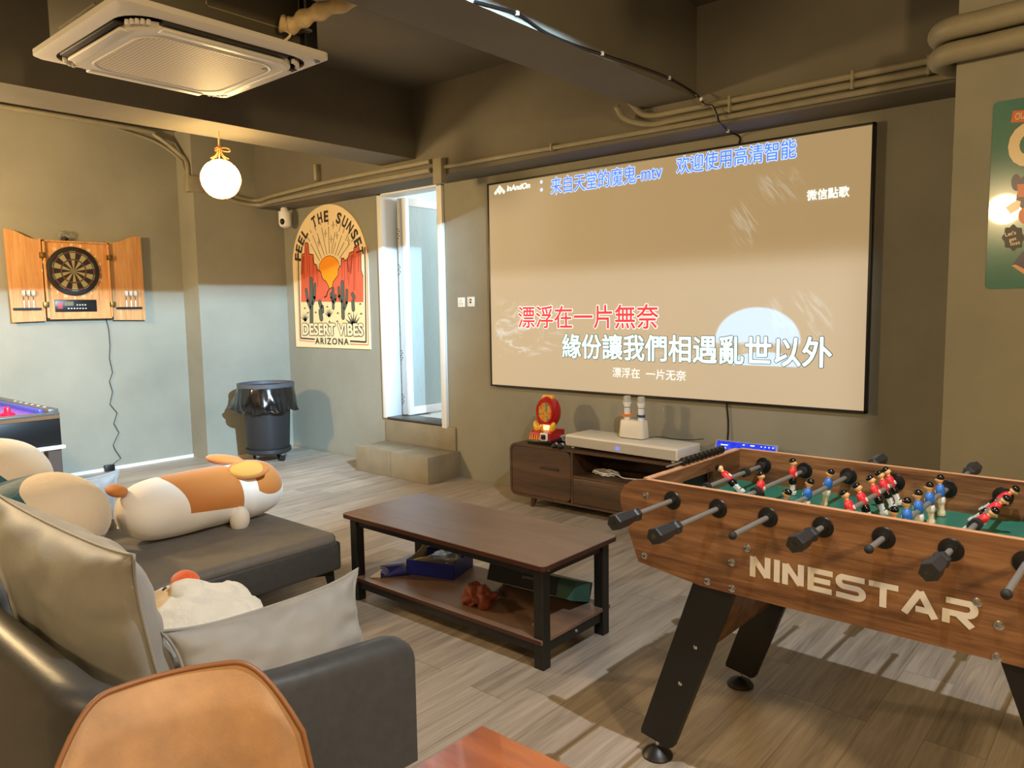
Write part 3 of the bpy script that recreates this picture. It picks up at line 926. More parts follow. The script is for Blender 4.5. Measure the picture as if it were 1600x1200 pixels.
# ================================================================ TABLE FOOTBALL
FX, FY, FRZ = -.596, 2.43, R(-1.2)
ft = T('foosball_table', 'walnut table football with black legs and white lettering on its side', 'table football', (FX, FY, 0), FRZ)
ZT, RZ, FZ = .945, .893, .822
HY = .35
half = [(.60, ZT), (.64, ZT), (.69, ZT - .008), (.722, ZT - .03), (.737, ZT - .06), (.738, ZT - .085), (.721, .804), (.667, .668), (.444, .640)]
prof = half + [(-x_, z_) for x_, z_ in half[::-1]]
for s_ in (-1, 1):
    ya = s_ * HY
    pn = MB().prism([(x_, ya, z_) for x_, z_ in prof], (0, -s_ * .02, 0)).build('side_panel', m_foos, ft, smooth=25)
    ed = MB().box((-.64, ya - s_ * .001, ZT - .001), (.64, ya - s_ * .019, ZT + .002), .001)
    ed.build('edge_strip', m_foos_top, pn)
    if s_ < 0:
        WD = .235
        nst = [0]
        def stroke(k, pts, w_, ox, oz, sc_, closed=False):
            """flat letter stroke of even width on the front panel"""
            P = [Vector((p[0], p[1])) for p in pts]
            l, r = [], []
            for i, p in enumerate(P):
                d0 = (p - P[i - 1]).normalized() if i else (P[1] - p).normalized()
                d1 = (P[i + 1] - p).normalized() if i < len(P) - 1 else d0
                n_ = Vector((-(d0 + d1).y, (d0 + d1).x)).normalized()
                q = w_ / 2 / max(.45, n_.dot(Vector((-d0.y, d0.x))))
                l.append(p + n_ * q)
                r.append(p - n_ * q)
            nst[0] += 1
            V = lambda q: k.bm.verts.new((ox + q.x * sc_, -HY - .0010 - .0001 * nst[0], oz + q.y * sc_))
            l, r = [V(q) for q in l], [V(q) for q in r]
            for i in range(len(P) - 1): k._f([r[i], r[i + 1], l[i + 1], l[i]])
        arc = lambda cx_, cz_, r_, a0, a1, n_=8: [(cx_ + r_ * math.cos(R(a0 + (a1 - a0) * j / n_)), cz_ + r_ * math.sin(R(a0 + (a1 - a0) * j / n_))) for j in range(n_ + 1)]
        h_ = WD / 2
        letters = {
            'N': ([[(h_, 0), (h_, .92)], [(h_ + .02, .90), (.84 - h_ - .02, .10)], [(.84 - h_, .08), (.84 - h_, 1)]], .84),
            'I': ([[(h_, 0), (h_, 1)]], .19),
            'E': ([[(h_, 0), (h_, 1)], [(.0, 1 - h_), (.92, 1 - h_)], [(.0, .5), (.84, .5)], [(0, h_), (.90, h_)]], .92),
            'S': ([[(.98, 1 - h_), (.30, 1 - h_)] + arc(.28, .702, .2025, 90, 270)[1:] + [(.72, .5)] + arc(.72, .2975, .2025, 90, -90)[1:] + [(0, h_)]], .98),
            'T': ([[(0, 1 - h_), (.98, 1 - h_)], [(.49, 1), (.49, 0)]], .98),
            'A': ([[(h_ * .6, 0), (.55, .97)], [(.55, .97), (1.10 - h_ * .6, 0)], [(.42, .26), (.92, .26)]], 1.10),
            'R': ([[(h_, .0), (h_, .42), ], [(.0, .42), (.62, .42)], [(.10, 1 - h_), (.70, 1 - h_)] + arc(.70, .662, .243, 90, -90)[1:] + [(.60, .42)], [(.48, .40), (.90, 0)]], .96),
        }
        k = MB()
        ox = 0
        adv = []
        for ch in 'NINESTAR':
            adv.append((ch, ox))
            ox += letters[ch][1] + .14
        sx_ = .574 / (ox - .14)
        for ch, ofs in adv:
            for st_ in letters[ch][0]: stroke(k, st_, WD, -.284 + ofs * sx_, .708, sx_)
        q = .066 / sx_          # letters a little taller than the even scale
        for v in k.bm.verts: v.co.z = .708 + (v.co.z - .708) * q
        k.build('lettering', M('white_print', (222, 216, 208), .45), pn, smooth=0, recalc=False)
    # bolts on the panel
    for bx, bz in ((-.638, .895), (-.643, .694), (-.293, .790), (-.34, .737), (-.419, .660), (-.339, .657), (.638, .895), (.643, .694), (.293, .775), (.34, .730), (.419, .660), (.339, .650)):
        MB().lathe([(.0, .0035), (.006, .0035), (.0115, .0015), (.0115, -.001)], n=16, axis='y').move(Matrix.Translation((bx, ya + s_ * .001, bz)) @ (Matrix.Rotation(PI, 4, 'Z') if s_ < 0 else Matrix())).build('bolt', m_chrome, pn)
m_field = M('green_playfield', (34, 104, 84), .4)
fd = MB().box((-.64, -HY + .02, FZ - .02), (.64, HY - .02, FZ)).build('playfield', m_field, ft)
k = MB()
for x_ in (-.50, 0, .50): k.box((x_ - .002, -HY + .02, FZ), (x_ + .002, HY - .02, FZ + .0006))
for s_ in (-1, 1):
    k.box((s_ * .50, -.14, FZ), (s_ * .64, -.136, FZ + .0006)).box((s_ * .50, .136, FZ), (s_ * .64, .14, FZ + .0006))
k.build('field_lines', M('field_line', (176, 190, 178), .5), fd)
MB().box((-.64, -HY + .02, .66), (.64, HY - .02, .69)).build('bottom_board', m_foos, ft)
for s_ in (-1, 1):
    ew = MB()
    ew.box((s_ * .64, -HY + .02, .66), (s_ * .66, -.11, ZT - .004)).box((s_ * .64, .11, .66), (s_ * .66, HY - .02, ZT - .004))
    ew.box((s_ * .64, -.111, .895), (s_ * .66, .111, ZT - .004)).box((s_ * .64, -.111, .66), (s_ * .66, .111, FZ))
    e = ew.build('end_panel', wood('walnut_end_panel', [(.3, (60, 38, 22)), (.5, (104, 70, 44)), (.7, (138, 98, 66))], 'y', 10, 14, .42), ft)
    MB().box((s_ * .639, -HY + .02, ZT - .004), (s_ * .661, HY - .02, ZT + .001)).build('edge_strip', m_foos_top, e)
    MB().box((s_ * .661, -.11, FZ), (s_ * .70, .11, .895)).build('goal_box', m_black, ft)
    sc_ = MB().cyl((s_ * .652, -.20, ZT + .016), (s_ * .652, .22, ZT + .016), .003, n=8).build('score_rod', m_steel, ft)
    for j in range(10):
        yy = -.085 + j * .031
        MB().lathe([(.008, -.012), (.0145, -.009), (.0145, .009), (.008, .012)], (s_ * .652, yy, ZT + .016), 12, 'y').build('score_bead', m_black, sc_)

# rods, men, handles
m_hair = M('black_hair', (14, 13, 14), .2)
m_skin = M('figure_skin', (226, 176, 124), .4)
m_fred = M('figure_red', (206, 44, 50), .35)
m_fblue = M('figure_blue', (40, 104, 190), .35)
m_fwhite = M('figure_white', (214, 212, 206), .35)
m_fcream = M('figure_cream', (214, 206, 180), .4)


def man_mesh(red):
    k = MB()
    k.mat(1).ell((0, 0, .047), (.0115, .0105, .0135), 14, 10)
    k.mat(1).ell((.0112, 0, .045), (.003, .0025, .003), 6, 5)
    k.mat(0).ell((-.002, 0, .053), (.0125, .0118, .0105), 14, 8)
    k.mat(1).cyl((0, 0, .026), (0, 0, .038), .006, n=10)
    k.mat(2).ell((0, 0, .010), (.0125, .0165, .022), 16, 12, e=.75)
    for s_ in (-1, 1): k.mat(2).ell((0, s_ * .0155, .012), (.0075, .006, .015), 10, 8)
    k.mat(3).cyl((.011, 0, .006), (.0138, 0, .006), .007, n=10)
    k.mat(4).ell((0, 0, -.020), (.0125, .0145, .015), 14, 10, e=.75)
    k.mat(5).rings([rrect(.0078, .0105, .004, -.062), rrect(.0072, .009, .003, -.045), rrect(.009, .011, .004, -.026)])
    k.mat(6).box((-.009, -.010, -.070), (.012, .010, -.054), .003)
    k.mat(4).box((-.008, -.009, -.056), (.009, .009, -.051), .002)
    return k, ([m_hair, m_skin, m_fred, m_fwhite, m_hair, m_fwhite, m_fwhite] if red else [m_hair, m_skin, m_fblue, m_fwhite, m_fwhite, m_fcream, m_fcream])


protos = {}
red_rods = (0, 1, 3, 5)
men_y = {0: [.04], 1: [.222, -.048], 2: [.125, -.055, -.232], 3: [.285, .215, .12, -.01, -.125], 4: [.245, .115, -.012, -.13, -.25], 5: [.29, .14, -.03], 6: [.12, -.12], 7: [0.0]}
tilt = {0: 48, 1: 0, 2: 8, 3: 22, 4: -6, 5: -48, 6: 5, 7: 0}
near_end = [-.675, -.715, -.575, -.55, -.47, -.56, -.60, -.50]
far_end = [.52, .55, .72, .54, .76, .53, .74, .70]
for i in range(8):
    x_ = .155 * (i - 3.5)
    red = i in red_rods
    ya, yb_ = near_end[i], far_end[i]
    rod = MB().cyl((x_, ya, RZ), (x_, yb_, RZ), .0078, n=14).build('rod', m_steel, ft)
    for s_ in (-1, 1):
        for side, dpt in ((s_ * HY, s_ * .006), (s_ * (HY - .02), -s_ * .006)):
            k = MB().lathe([(.0, 0), (.0295, 0), (.0275, .004), (.016, .0055), (.015, .012), (.0095, .013), (0, .013)], n=24, axis='y')
            k.move(Matrix.Translation((x_, side, RZ)) @ (Matrix() if dpt > 0 else Matrix.Rotation(PI, 4, 'Z')))
            k.build('bearing', m_black, rod)
    hs, ps = (ya, yb_) if red else (yb_, ya)
    sg = -1 if red else 1
    hx = [(.0225, 0), (.0245, .005), (.0235, .055), (.019, .085), (.0165, .098), (.021, .104), (.021, .120), (.013, .127)]
    k = MB()
    k.rings([[(x_ + r_ * math.cos(PI / 3 * j + .3), hs - sg * q, RZ + r_ * math.sin(PI / 3 * j + .3)) for j in range(6)] for r_, q in hx])
    hd_ = k.build('handle', M('grip_grey', (38, 39, 42), .45) if i == 0 else bpy.data.materials['grip_grey'], rod, smooth=20)
    MB().ell((x_, ps, RZ), (.0115, .0125, .0115), 14, 10).build('end_cap', m_rubber, rod)
    for yy in ((-HY + .05, HY - .05) if i in (0, 7) else (HY - .045,) if i not in (3, 5, 4) else ()):
        MB().cyl((x_, yy - .012, RZ), (x_, yy + .012, RZ), .0165, n=16).build('bumper', m_rubber, rod)
    if i in (1, 5): MB().cyl((x_, men_y[i][-1] - .05, RZ), (x_, men_y[i][-1] - .024, RZ), .0165, n=16).build('bumper', m_rubber, rod)
    if i == 0:
        for yy in (-.13, .17): MB().cyl((x_, yy - .012, RZ), (x_, yy + .012, RZ), .0165, n=16).build('bumper', m_rubber, rod)
    for yy in men_y[i]:
        if red not in protos:
            k, ms = man_mesh(red)
            mn = protos[red] = k.build('player_figure', ms, rod)
        else:
            mn = protos[red].copy()
            C.objects.link(mn)
            mn.parent = rod
        mn.location = (x_, yy, RZ)
        fc = 1 if red else -1
        mn.rotation_euler = (0, R(-tilt[i]), 0) if red else (0, R(-tilt[i]), PI)

# legs
for sx in (-1, 1):
    for sy in (-1, 1):
        yy = sy * (HY - .024)
        q = [(.461, .66), (.325, .66), (.551, .053), (.63, .063), (.671, .095)]
        q = [(.461 + .012, .66), (.333, .66), (.551, .058), (.565, .050), (.671, .066), (.671, .08)]
        lg = MB().prism([(sx * a, yy - sy * .028, b) for a, b in q], (0, sy * .028, 0)).build('leg', m_blackmetal, ft, smooth=20)
        for bx, bz in ((.472, .424), (.525, .286)):
            MB().lathe([(0, .003), (.004, .003), (.007, 0)], n=12, axis='y').move(Matrix.Translation((sx * bx, yy + sy * .0005, bz)) @ (Matrix() if sy > 0 else Matrix.Rotation(PI, 4, 'Z'))).build('screw', m_chrome, lg)
        MB().cyl((sx * .615, yy - sy * .014, .03), (sx * .615, yy - sy * .014, .075), .006, n=12).build('foot_bolt', m_chrome, lg)
        MB().lathe([(0, 0), (.05, 0), (.051, .006), (.042, .018), (.022, .03), (.012, .036), (0, .036)], (sx * .615, yy - sy * .014, 0), 28).build('foot_pad', m_blackmetal, lg)
    k = MB().prism([(sx * .425, -HY + .05, .56), (sx * .497, -HY + .05, .36), (sx * .515, -HY + .05, .365), (sx * .443, -HY + .05, .565)], (0, 2 * HY - .10, 0))
    k.build('stretcher_board', m_foos, ft, smooth=20)
#SECTION3

# ================================================================ COFFEE TABLE
ct = T('coffee_table', 'brown two-tier coffee table with square black metal legs', 'coffee table', (-2.515, 2.60, 0))
o = (-2.515, 2.60, 0)
ca, cb, cy0, cy1 = -3.185, -1.850, 2.322, 2.872
k = MB(o)
ring = lambda z_, ins=0: [(p[0] + (ca + cb) / 2, p[1] + (cy0 + cy1) / 2, z_) for p in rrect((cb - ca) / 2 - ins, (cy1 - cy0) / 2 - ins, .025, 0)]
tp_ = MB(o).rings([ring(.437, .002), ring(.439), ring(.458), ring(.460, .002)]).build('tabletop', m_coffee, ct)
MB(o).rings([ring(.4375, -.0006), ring(.4575, -.0006)], False).build('edge_band', m_coffee_e, tp_)
xl, xr, yl, yr = ca + .03, cb - .03, cy0 + .03, cy1 - .03
lw = .05
for sx in (xl, xr - lw):
    for sy in (yl, yr - lw):
        lg = MB(o).box((sx, sy, .0), (sx + lw, sy + lw, .437), .002, 1).build('leg', m_blackmetal, ct)
for yy in (yl + .01, yr - .04): MB(o).box((xl + lw, yy, .395), (xr - lw, yy + .03, .436), .002, 1).build('top_rail', m_blackmetal, ct)
for xx in (xl + .01, xr - .04): MB(o).box((xx, yl + lw, .395), (xx + .03, yr - lw, .436), .002, 1).build('top_rail', m_blackmetal, ct)
for yy in (yl + .01, yr - .04): MB(o).box((xl + lw, yy, .065), (xr - lw, yy + .03, .113), .002, 1).build('lower_rail', m_blackmetal, ct)
for xx in (xl + .01, xr - .04): MB(o).box((xx, yl + lw, .065), (xx + .03, yr - lw, .113), .002, 1).build('lower_rail', m_blackmetal, ct)
sh = MB(o).box((xl + .002, yl - .012, .113), (xr - .002, yr + .012, .131), .002, 1).build('shelf', m_coffee, ct)
for yy in (yl - .012, yr + .0115): MB(o).box((xl + .002, yy - .0006, .1135), (xr - .002, yy + .0006, .1305)).build('edge_band', m_coffee_e, sh)
MB(o).lathe([(.0, .004), (.006, .004), (.008, 0)], n=14, axis='x').move(Matrix.Translation((xr - .0095, (yl + yr) / 2, .09))).build('bolt', m_chrome, ct)
MB(o).lathe([(.0, .004), (.006, .004), (.008, 0)], n=14, axis='x').move(Matrix.Translation((xr + .0005, yl + .04, .425))).build('bolt', m_chrome, ct)
SHZ = .1315

# blue open carton with crumpled plastic
m_blue = M('royal_blue_card', (20, 32, 128), .45)
m_card = M('plain_card_inside', (176, 160, 128), .7)
cen = onz(688, 890, SHZ)
bx = T('blue_carton', 'open blue carton holding crumpled clear plastic on the coffee table shelf', 'box', (cen.x, cen.y, SHZ), R(19))
hw, hh, bz = .138, .115, .078
k = MB().box((-hw, -hh, 0), (hw, hh, .003)).box((-hw, -hh, 0), (hw, -hh + .003, bz)).box((-hw, hh - .003, 0), (hw, hh, bz)).box((-hw, -hh, 0), (-hw + .003, hh, bz)).box((hw - .003, -hh, 0), (hw, hh, bz))
k.build('carton_wall', m_blue, bx, smooth=0)
MB().prism([(-hw + .004, -hh + .005, .004), (-hw + .004, hh - .005, .004), (-hw + .004, hh - .005, bz + .045), (-hw + .004, .02, bz + .01), (-hw + .004, -hh + .005, bz - .004)], (.002, 0, 0)).build('inner_flap', m_card, bx, smooth=0)
tc = Tree('clear_plastic_wrap', .12)
tc.color((120, 118, 112))
tc.bump(tc.noise(tc.obj(), 60, 5, .7, 2.0), 1.0, .02)
tc.b.inputs['Coat Weight'].default_value = .6
k = MB().ell((.025, .0, .052), (.095, .095, .042), 40, 24, e=.7).disp(.018, 22, 3.1)
tag(k.move(Matrix.Translation(cen + Vector((0, 0, 0))) @ Matrix.Rotation(R(19), 4, 'Z')).build('plastic_wrap', tc.m, loc=(0, 0, 0)), 'crumpled clear plastic packaging inside the open blue carton', 'plastic wrap')

# its lid: blue flap and white sheet
a_ = onz(592, 903, SHZ)
ld = T('carton_lid', 'folded blue and white carton lid lying left of the open blue carton', 'box lid', (a_.x, a_.y, SHZ))
P_ = lambda px, py, z_: onz(px, py, SHZ + z_) - a_
k = MB()
A_, B_, C_, D_ = P_(595, 902, .004), P_(642, 893, .01), P_(629, 880, .052), P_(594, 884, .05)
k.prism([A_, B_, C_, D_], Vector((.004, .006, -.004)))
k.build('blue_flap', m_blue, ld, smooth=0)
MB().prism([P_(594.5, 903.5, 0), P_(640, 899, 0), P_(642, 893.5, .008), P_(595, 902.2, .003)], Vector((-.0, .01, 0))).build('flap_edge', M('dark_blue_card', (14, 20, 70), .5), ld, smooth=0)
MB().prism([P_(577, 902, .001), P_(595, 902, .001), P_(595, 890, .035)], Vector((.003, .004, 0))).build('white_sheet', M('white_card', (210, 206, 196), .7), ld, smooth=0)
MB().prism([P_(628, 880, .05), P_(642, 893, .012), P_(651, 886, .03), P_(675, 868, .10), P_(655, 871, .085)], Vector((.003, .004, 0))).build('inside_flap', m_card, ld, smooth=0)
k = MB()
for j in range(4):
    q = [A_ + (D_ - A_) * (.82 - j * .17) + (B_ - A_) * (.0)]
    pth = [A_ + (D_ - A_) * ((.85 - j * .15) * math.cos(R(t_))) + (B_ - A_) * ((.33 - j * .05) * math.sin(R(t_))) for t_ in range(0, 91, 15)]
    for u_, v_ in zip(pth, pth[1:]):
        n_ = Vector((-.002, -.003, .002))
        w_ = (A_ - D_).normalized() * .0022
        k._f([k.bm.verts.new(u_ + n_), k.bm.verts.new(v_ + n_), k.bm.verts.new(v_ + n_ + w_), k.bm.verts.new(u_ + n_ + w_)])
k.build('white_stripes', m_white, ld, smooth=0)

# black carton tipped on its edge, green end
cen = onz(822, 905, .20)
bx = T('black_carton', 'black carton with green end tipped against the back of the coffee table shelf', 'box', (-2.26, 2.79, SHZ), R(5))
k = MB()
Mt = Matrix.Rotation(R(-20), 4, 'X')
k.box((-.2, -.16, .0), (.2, 0, .09), .002, 1, Mt)
k.build('carton_body', M('black_card', (13, 12, 13), .35), bx, smooth=0)
M5 = Mt
MB().prism([M5 @ Vector(q) for q in ((.2005, -.16, 0), (.2005, 0, 0), (.2005, 0, .09), (.2005, -.16, .09))], M5.to_3x3() @ Vector((.09, 0, 0))).build('green_end', M('dark_green_card', (52, 92, 80), .5), bx, smooth=0)
k = MB()
for z_ in (.0015, .0885): k.box((-.199, -.1606, z_ - .0012), (.199, -.1596, z_ + .0012), 0, 1, M5)
k.build('pale_edges', M('pale_edge', (150, 146, 138), .5), bx, smooth=0)
k = MB().text('JAPPM M BLAC', M5 @ Matrix.Translation((.0, -.1606, .045)) @ Matrix.Rotation(PI / 2, 4, 'X'), fit=(.15, .014))
k.build('lettering', M('grey_print', (140, 136, 130), .5), bx, smooth=0)

# brown cloth
p = onz(738, 945, SHZ)
k = MB().ell((0, 0, .035), (.085, .07, .045), 64, 40, e=.8)
k.bm.normal_update()
for v in k.bm.verts:
    q = v.co * 18
    v.co += v.normal * (.028 * noise.noise(q + Vector((4, 1, 0))) + .016 * abs(math.sin(q.x * 3.0 + q.y * 1.5 + 3.0 * noise.noise(q * .8))) + .006 * noise.noise(q * 3) - .012)
    v.co.z = max(v.co.z, .001)
o_ = k.build('cloth', M('rust_brown_cloth', (112, 48, 28), .7, bump=.2, bscale=120), loc=(p.x + .01, p.y + .03, SHZ))
tag(o_, 'crumpled rust brown cloth lying on the coffee table shelf', 'cloth')

# ================================================================ SOFA
so = T('sofa', 'charcoal leather corner sofa with chaise end and grey seat cushions', 'sofa', (-2.9, 1.2, 0))
o = (-2.9, 1.2, 0)
MB(o).box((-4.35, .62, .135), (-1.80, 1.42, .27), .015, 3).build('base', m_sofa, so)
k = MB(o).box((-4.36, 1.38, .13), (-3.265, 2.375, .285), .018, 3)
k.build('chaise_base', m_sofa, so)
def cushion_box(a, b, r, puff, name, mt, parent, org):
    k = MB(org)
    nx, ny = 22, 22
    hx_, hy_ = (b[0] - a[0]) / 2, (b[1] - a[1]) / 2
    cx_, cy_ = (a[0] + b[0]) / 2, (a[1] + b[1]) / 2
    k.rings([[(p[0] + cx_, p[1] + cy_, z_) for p in rrect(hx_ - i_, hy_ - i_, max(.02, .06 - i_), 0, 8)] for i_, z_ in
             ((.03, a[2]), (.006, a[2] + .008), (0, (a[2] + b[2]) / 2 - .01), (.0, b[2] - .02), (.012, b[2] - .004), (.04, b[2] + puff * .3), (.16, b[2] + puff), (.28, b[2] + puff * 1.1))])
    return k.build(name, mt, parent, smooth=70)
cushion_box((-4.35, .70, .27), (-3.27, 2.37, .325), .05, .012, 'chaise_cushion', m_seat, so, o)
cushion_box((-3.26, .70, .27), (-1.83, 1.43, .325), .05, .012, 'seat_cushion', m_seat, so, o)
# leather back, rounded along its top, running into the right arm
def slab(pts, th, z0, z1, r, name):
    """upright padded slab following pts (plan view), thickness th to the left of travel"""
    k = MB(o)
    rr = []
    for i, p in enumerate(pts):
        p = Vector((p[0], p[1]))
        a = Vector(pts[max(i - 1, 0)][:2])
        b = Vector(pts[min(i + 1, len(pts) - 1)][:2])
        d = (b - a).normalized()
        n_ = Vector((-d.y, d.x))
        zt = pts[i][2] if len(pts[i]) > 2 else z1
        zb = pts[i][3] if len(pts[i]) > 3 else z0
        ring = []
        for u_, v_ in [(-1, 0), (-1, .5)] + [(-1 + (1 - math.cos(R(t))) * r / (th / 2), 1 - (1 - math.sin(R(t))) * r / (zt - zb)) for t in (0, 30, 60, 90)] + [(1 - (1 - math.cos(R(t))) * r / (th / 2), 1 - (1 - math.sin(R(t))) * r / (zt - zb)) for t in (90, 60, 30, 0)] + [(1, .5), (1, 0)]:
            q = p + n_ * (u_ * th / 2)
            ring.append((q.x, q.y, zb + (zt - zb) * v_))
        rr.append(ring)
    k.rings(rr)
    return k.build(name, m_sofa, so, smooth=50)
slab([(-4.38, .61), (-3, .61), (-2.1, .61), (-1.94, .61), (-1.90, .613, .648), (-1.85, .632, .64), (-1.815, .67, .625), (-1.802, .72, .60), (-1.797, .80, .565), (-1.785, 1.1, .525), (-1.765, 1.44, .500), (-1.762, 1.475, .49), (-1.761, 1.50, .47)], .11, .095, .65, .045, 'back_and_armrest')
for lx_, ly_, dx_, dy_ in ((-3.31, 2.33, 1, 1), (-4.30, 2.33, -1, 1), (-4.30, .62, -1, -1), (-1.86, .62, 1, -1), (-1.86, 1.38, 1, 1)):
    k = MB(o)
    k.prism([(lx_ + dx_ * .0, ly_ - dy_ * .10, .13), (lx_ + dx_ * .0, ly_ + dy_ * .02, .13), (lx_, ly_ + dy_ * .03, 0), (lx_, ly_ + dy_ * .012, 0), (lx_, ly_ - dy_ * .015, .10), (lx_, ly_ - dy_ * .10, .115)], (-dx_ * .035, 0, 0))
    k.build('leg', m_blackmetal, so, smooth=0)


def pillow(name, w_, h_, t_, M4, mt, label, cat, group=None, seed=0, ear=.05, wr=1.0, n=44, seam_mat=None):
    """stuffed cushion: two puffed faces, pulled-out corners, creases near the edges, corded seam"""
    loc = M4.translation.copy()
    Rm = M4.to_3x3().to_4x4()
    k = MB()
    V = {}
    for s_ in (1, -1):
        for i in range(n + 1):
            for j in range(n + 1):
                u, v = 2 * i / n - 1, 2 * j / n - 1
                if s_ < 0 and (i in (0, n) or j in (0, n)):
                    V[s_, i, j] = V[1, i, j]
                    continue
                eu, ev = (1 - abs(u) ** 2.6), (1 - abs(v) ** 2.6)
                th = (max(eu, 0) ** .55) * (max(ev, 0) ** .55)
                pull = 1 + ear * (abs(u) ** 6) * (abs(v) ** 6) - .055 * (1 - v * v) * (abs(u) ** 3) * 1.0
                pullv = 1 + ear * (abs(u) ** 6) * (abs(v) ** 6) - .055 * (1 - u * u) * (abs(v) ** 3)
                q = Vector((u * 2.2 + seed, v * 2.2, s_ * 1.3 + seed))
                edge = max(abs(u), abs(v))
                wrk = .010 * wr * noise.noise(q * 1.5) + .010 * wr * (edge ** 3) * math.sin(14 * (v if abs(u) > abs(v) else u) + 4 * noise.noise(q)) * (1 - edge ** 8)
                y_ = s_ * (t_ / 2 * th) + s_ * wrk * (th > .02)
                V[s_, i, j] = k.bm.verts.new((u * w_ / 2 * pull, y_, v * h_ / 2 * pullv))
    for s_ in (1, -1):
        for i in range(n):
            for j in range(n):
                q = [V[s_, i, j], V[s_, i + 1, j], V[s_, i + 1, j + 1], V[s_, i, j + 1]]
                k._f(q if s_ < 0 else q[::-1])
    edge = [(i, 0) for i in range(n)] + [(n, j) for j in range(n)] + [(i, n) for i in range(n, 0, -1)] + [(0, j) for j in range(n, 0, -1)]
    pth = [V[1, i, j].co.copy() for i, j in edge]
    root = T(name, label, cat, loc, 0, group)
    root.rotation_euler = M4.to_euler()
    k.build('cover', mt, root, smooth=180)
    s2 = MB().tube(pth + pth[:1], .0045, 6)
    s2.build('corded_seam', seam_mat or mt, root, smooth=180)
    return root


def PM(x_, y_, z_, rz=0, rx=0, ry=0):
    return Matrix.Translation((x_, y_, z_)) @ Matrix.Rotation(R(rz), 4, 'Z') @ Matrix.Rotation(R(rx), 4, 'X') @ Matrix.Rotation(R(ry), 4, 'Y')


pillow('back_cushion', 1.05, .53, .23, PM(-2.42, .80, .645, 0, 10), m_cush, 'large light grey cushion against the sofa back, in the left foreground', 'cushion', 'loose grey sofa cushions', 1.0)
pillow('back_cushion', 1.0, .50, .22, PM(-3.55, .79, .60, 0, 8), m_cush, 'light grey sofa cushion behind the foreground cushion, its corner under the teal plush', 'cushion', 'loose grey sofa cushions', 5.0)
pillow('arm_cushion', .57, .36, .15, PM(-1.885, 1.15, .485, 88, -17), m_cush, 'light grey cushion leaning on the right arm of the sofa', 'cushion', 'loose grey sofa cushions', 9.0, ear=.10)
pillow('side_cushion', .5, .42, .16, PM(-4.40, onx(181, 760, -4.4).y - .25, .42, 90, 6), m_cush, 'grey cushion standing on edge behind the dog plush at the chaise side', 'cushion', 'loose grey sofa cushions', 13.0)

# ---------------------------------------------------------------- long dog plush on the chaise
dz0 = .338
dg_ = T('dog_plush', 'long brown and white plush dog lying on the sofa chaise', 'plush toy', (-3.90, 1.52, dz0), R(3))
tp = Tree('dog_plush_cloth', .7)
x, y, z = tp.xyz()
w1 = tp.noise(tp.obj(), 5, 2)
sad = y.gt(.20) * y.lt(.58) * (z - x * .08 + (y - .2) * .10).gt(.135)
rump = (((y - .10) / .17) * ((y - .10) / .17) + ((z - .155) / .20) * ((z - .155) / .20)).gt(1.0)
hdm = (((y - .77) / .155) * ((y - .77) / .155) + ((z - .30) / .155) * ((z - .30) / .155)).lt(1.0)
sad = sad * rump
brown = sad.mx(hdm * y.gt(.67))
tp.color(tp.mix(brown, (232, 224, 212), (184, 110, 40)))
tp.bump(tp.noise(tp.obj(), 220, 3), .15, .003)
tp.b.inputs['Sheen Weight'].default_value = .3
k = MB()
rr = []
N_ = 60
for i in range(N_ + 1):
    t_ = i / N_
    y_ = -.02 + .93 * t_
    e_ = 1 - abs(2 * t_ - 1) ** 5.5
    r_ = .166 * max(e_, 0) ** .5
    if .62 < t_ < .74: r_ *= 1 - .05 * math.sin(PI * (t_ - .62) / .12)
    if t_ > .70: r_ *= 1.04
    r_ = max(r_, .004)
    cz_ = .156
    ring = []
    for j in range(48):
        a = 2 * PI * j / 48
        zz = math.sin(a) * r_
        if zz < 0: zz *= .94
        ring.append((math.cos(a) * r_ * 1.06, y_, cz_ + zz))
    rr.append(ring)
k.rings(rr).disp(.006, 6, 2.0)
body = k.build('body', tp.m, dg_, smooth=180)
m_dbrown = M('plush_brown', (184, 110, 40), .7, sheen=.3)
m_dcream = M('plush_cream', (232, 224, 212), .7, sheen=.3)
m_dtan = M('plush_tan', (206, 150, 60), .7, sheen=.3)
for lab, c, rad, rot, mt in (('tail', (-.02, -.005, .290), (.065, .045, .03), (0, R(10), R(10)), m_dbrown),):
    MB().ell((0, 0, 0), rad, 24, 16).move(Matrix.Translation(c) @ Matrix.Rotation(rot[2], 4, 'Z') @ Matrix.Rotation(rot[1], 4, 'Y')).build(lab, mt, dg_, smooth=180)
def ear(c, rad, rz, rx, ry, name='ear', mt=m_dbrown, inner=None):
    Mx = Matrix.Translation(c) @ Matrix.Rotation(R(rz), 4, 'Z') @ Matrix.Rotation(R(rx), 4, 'X') @ Matrix.Rotation(R(ry), 4, 'Y')
    e_ = MB().ell((0, 0, 0), rad, 28, 16).disp(.006, 12, 1).move(Mx).build(name, mt, dg_, smooth=180)
    if inner:
        MB().ell((0, 0, .5 * rad[2]), (rad[0] * .86, rad[1] * .8, rad[2] * .62), 24, 14).move(Mx).build('inner_ear', inner, e_, smooth=180)
ear((.135, .63, .30), (.055, .115, .022), -38, 0, 52, mt=m_dbrown, inner=m_dtan)
ear((-.075, .625, .335), (.105, .05, .028), 41, 0, 8)
for c in ((.165, .55, .045), (-.165, .55, .045)):
    MB().ell((0, 0, 0), (.055, .05, .075), 22, 16).move(Matrix.Translation(c) @ Matrix.Rotation(R(20), 4, 'Y')).build('front_paw', m_dcream, dg_, smooth=180)

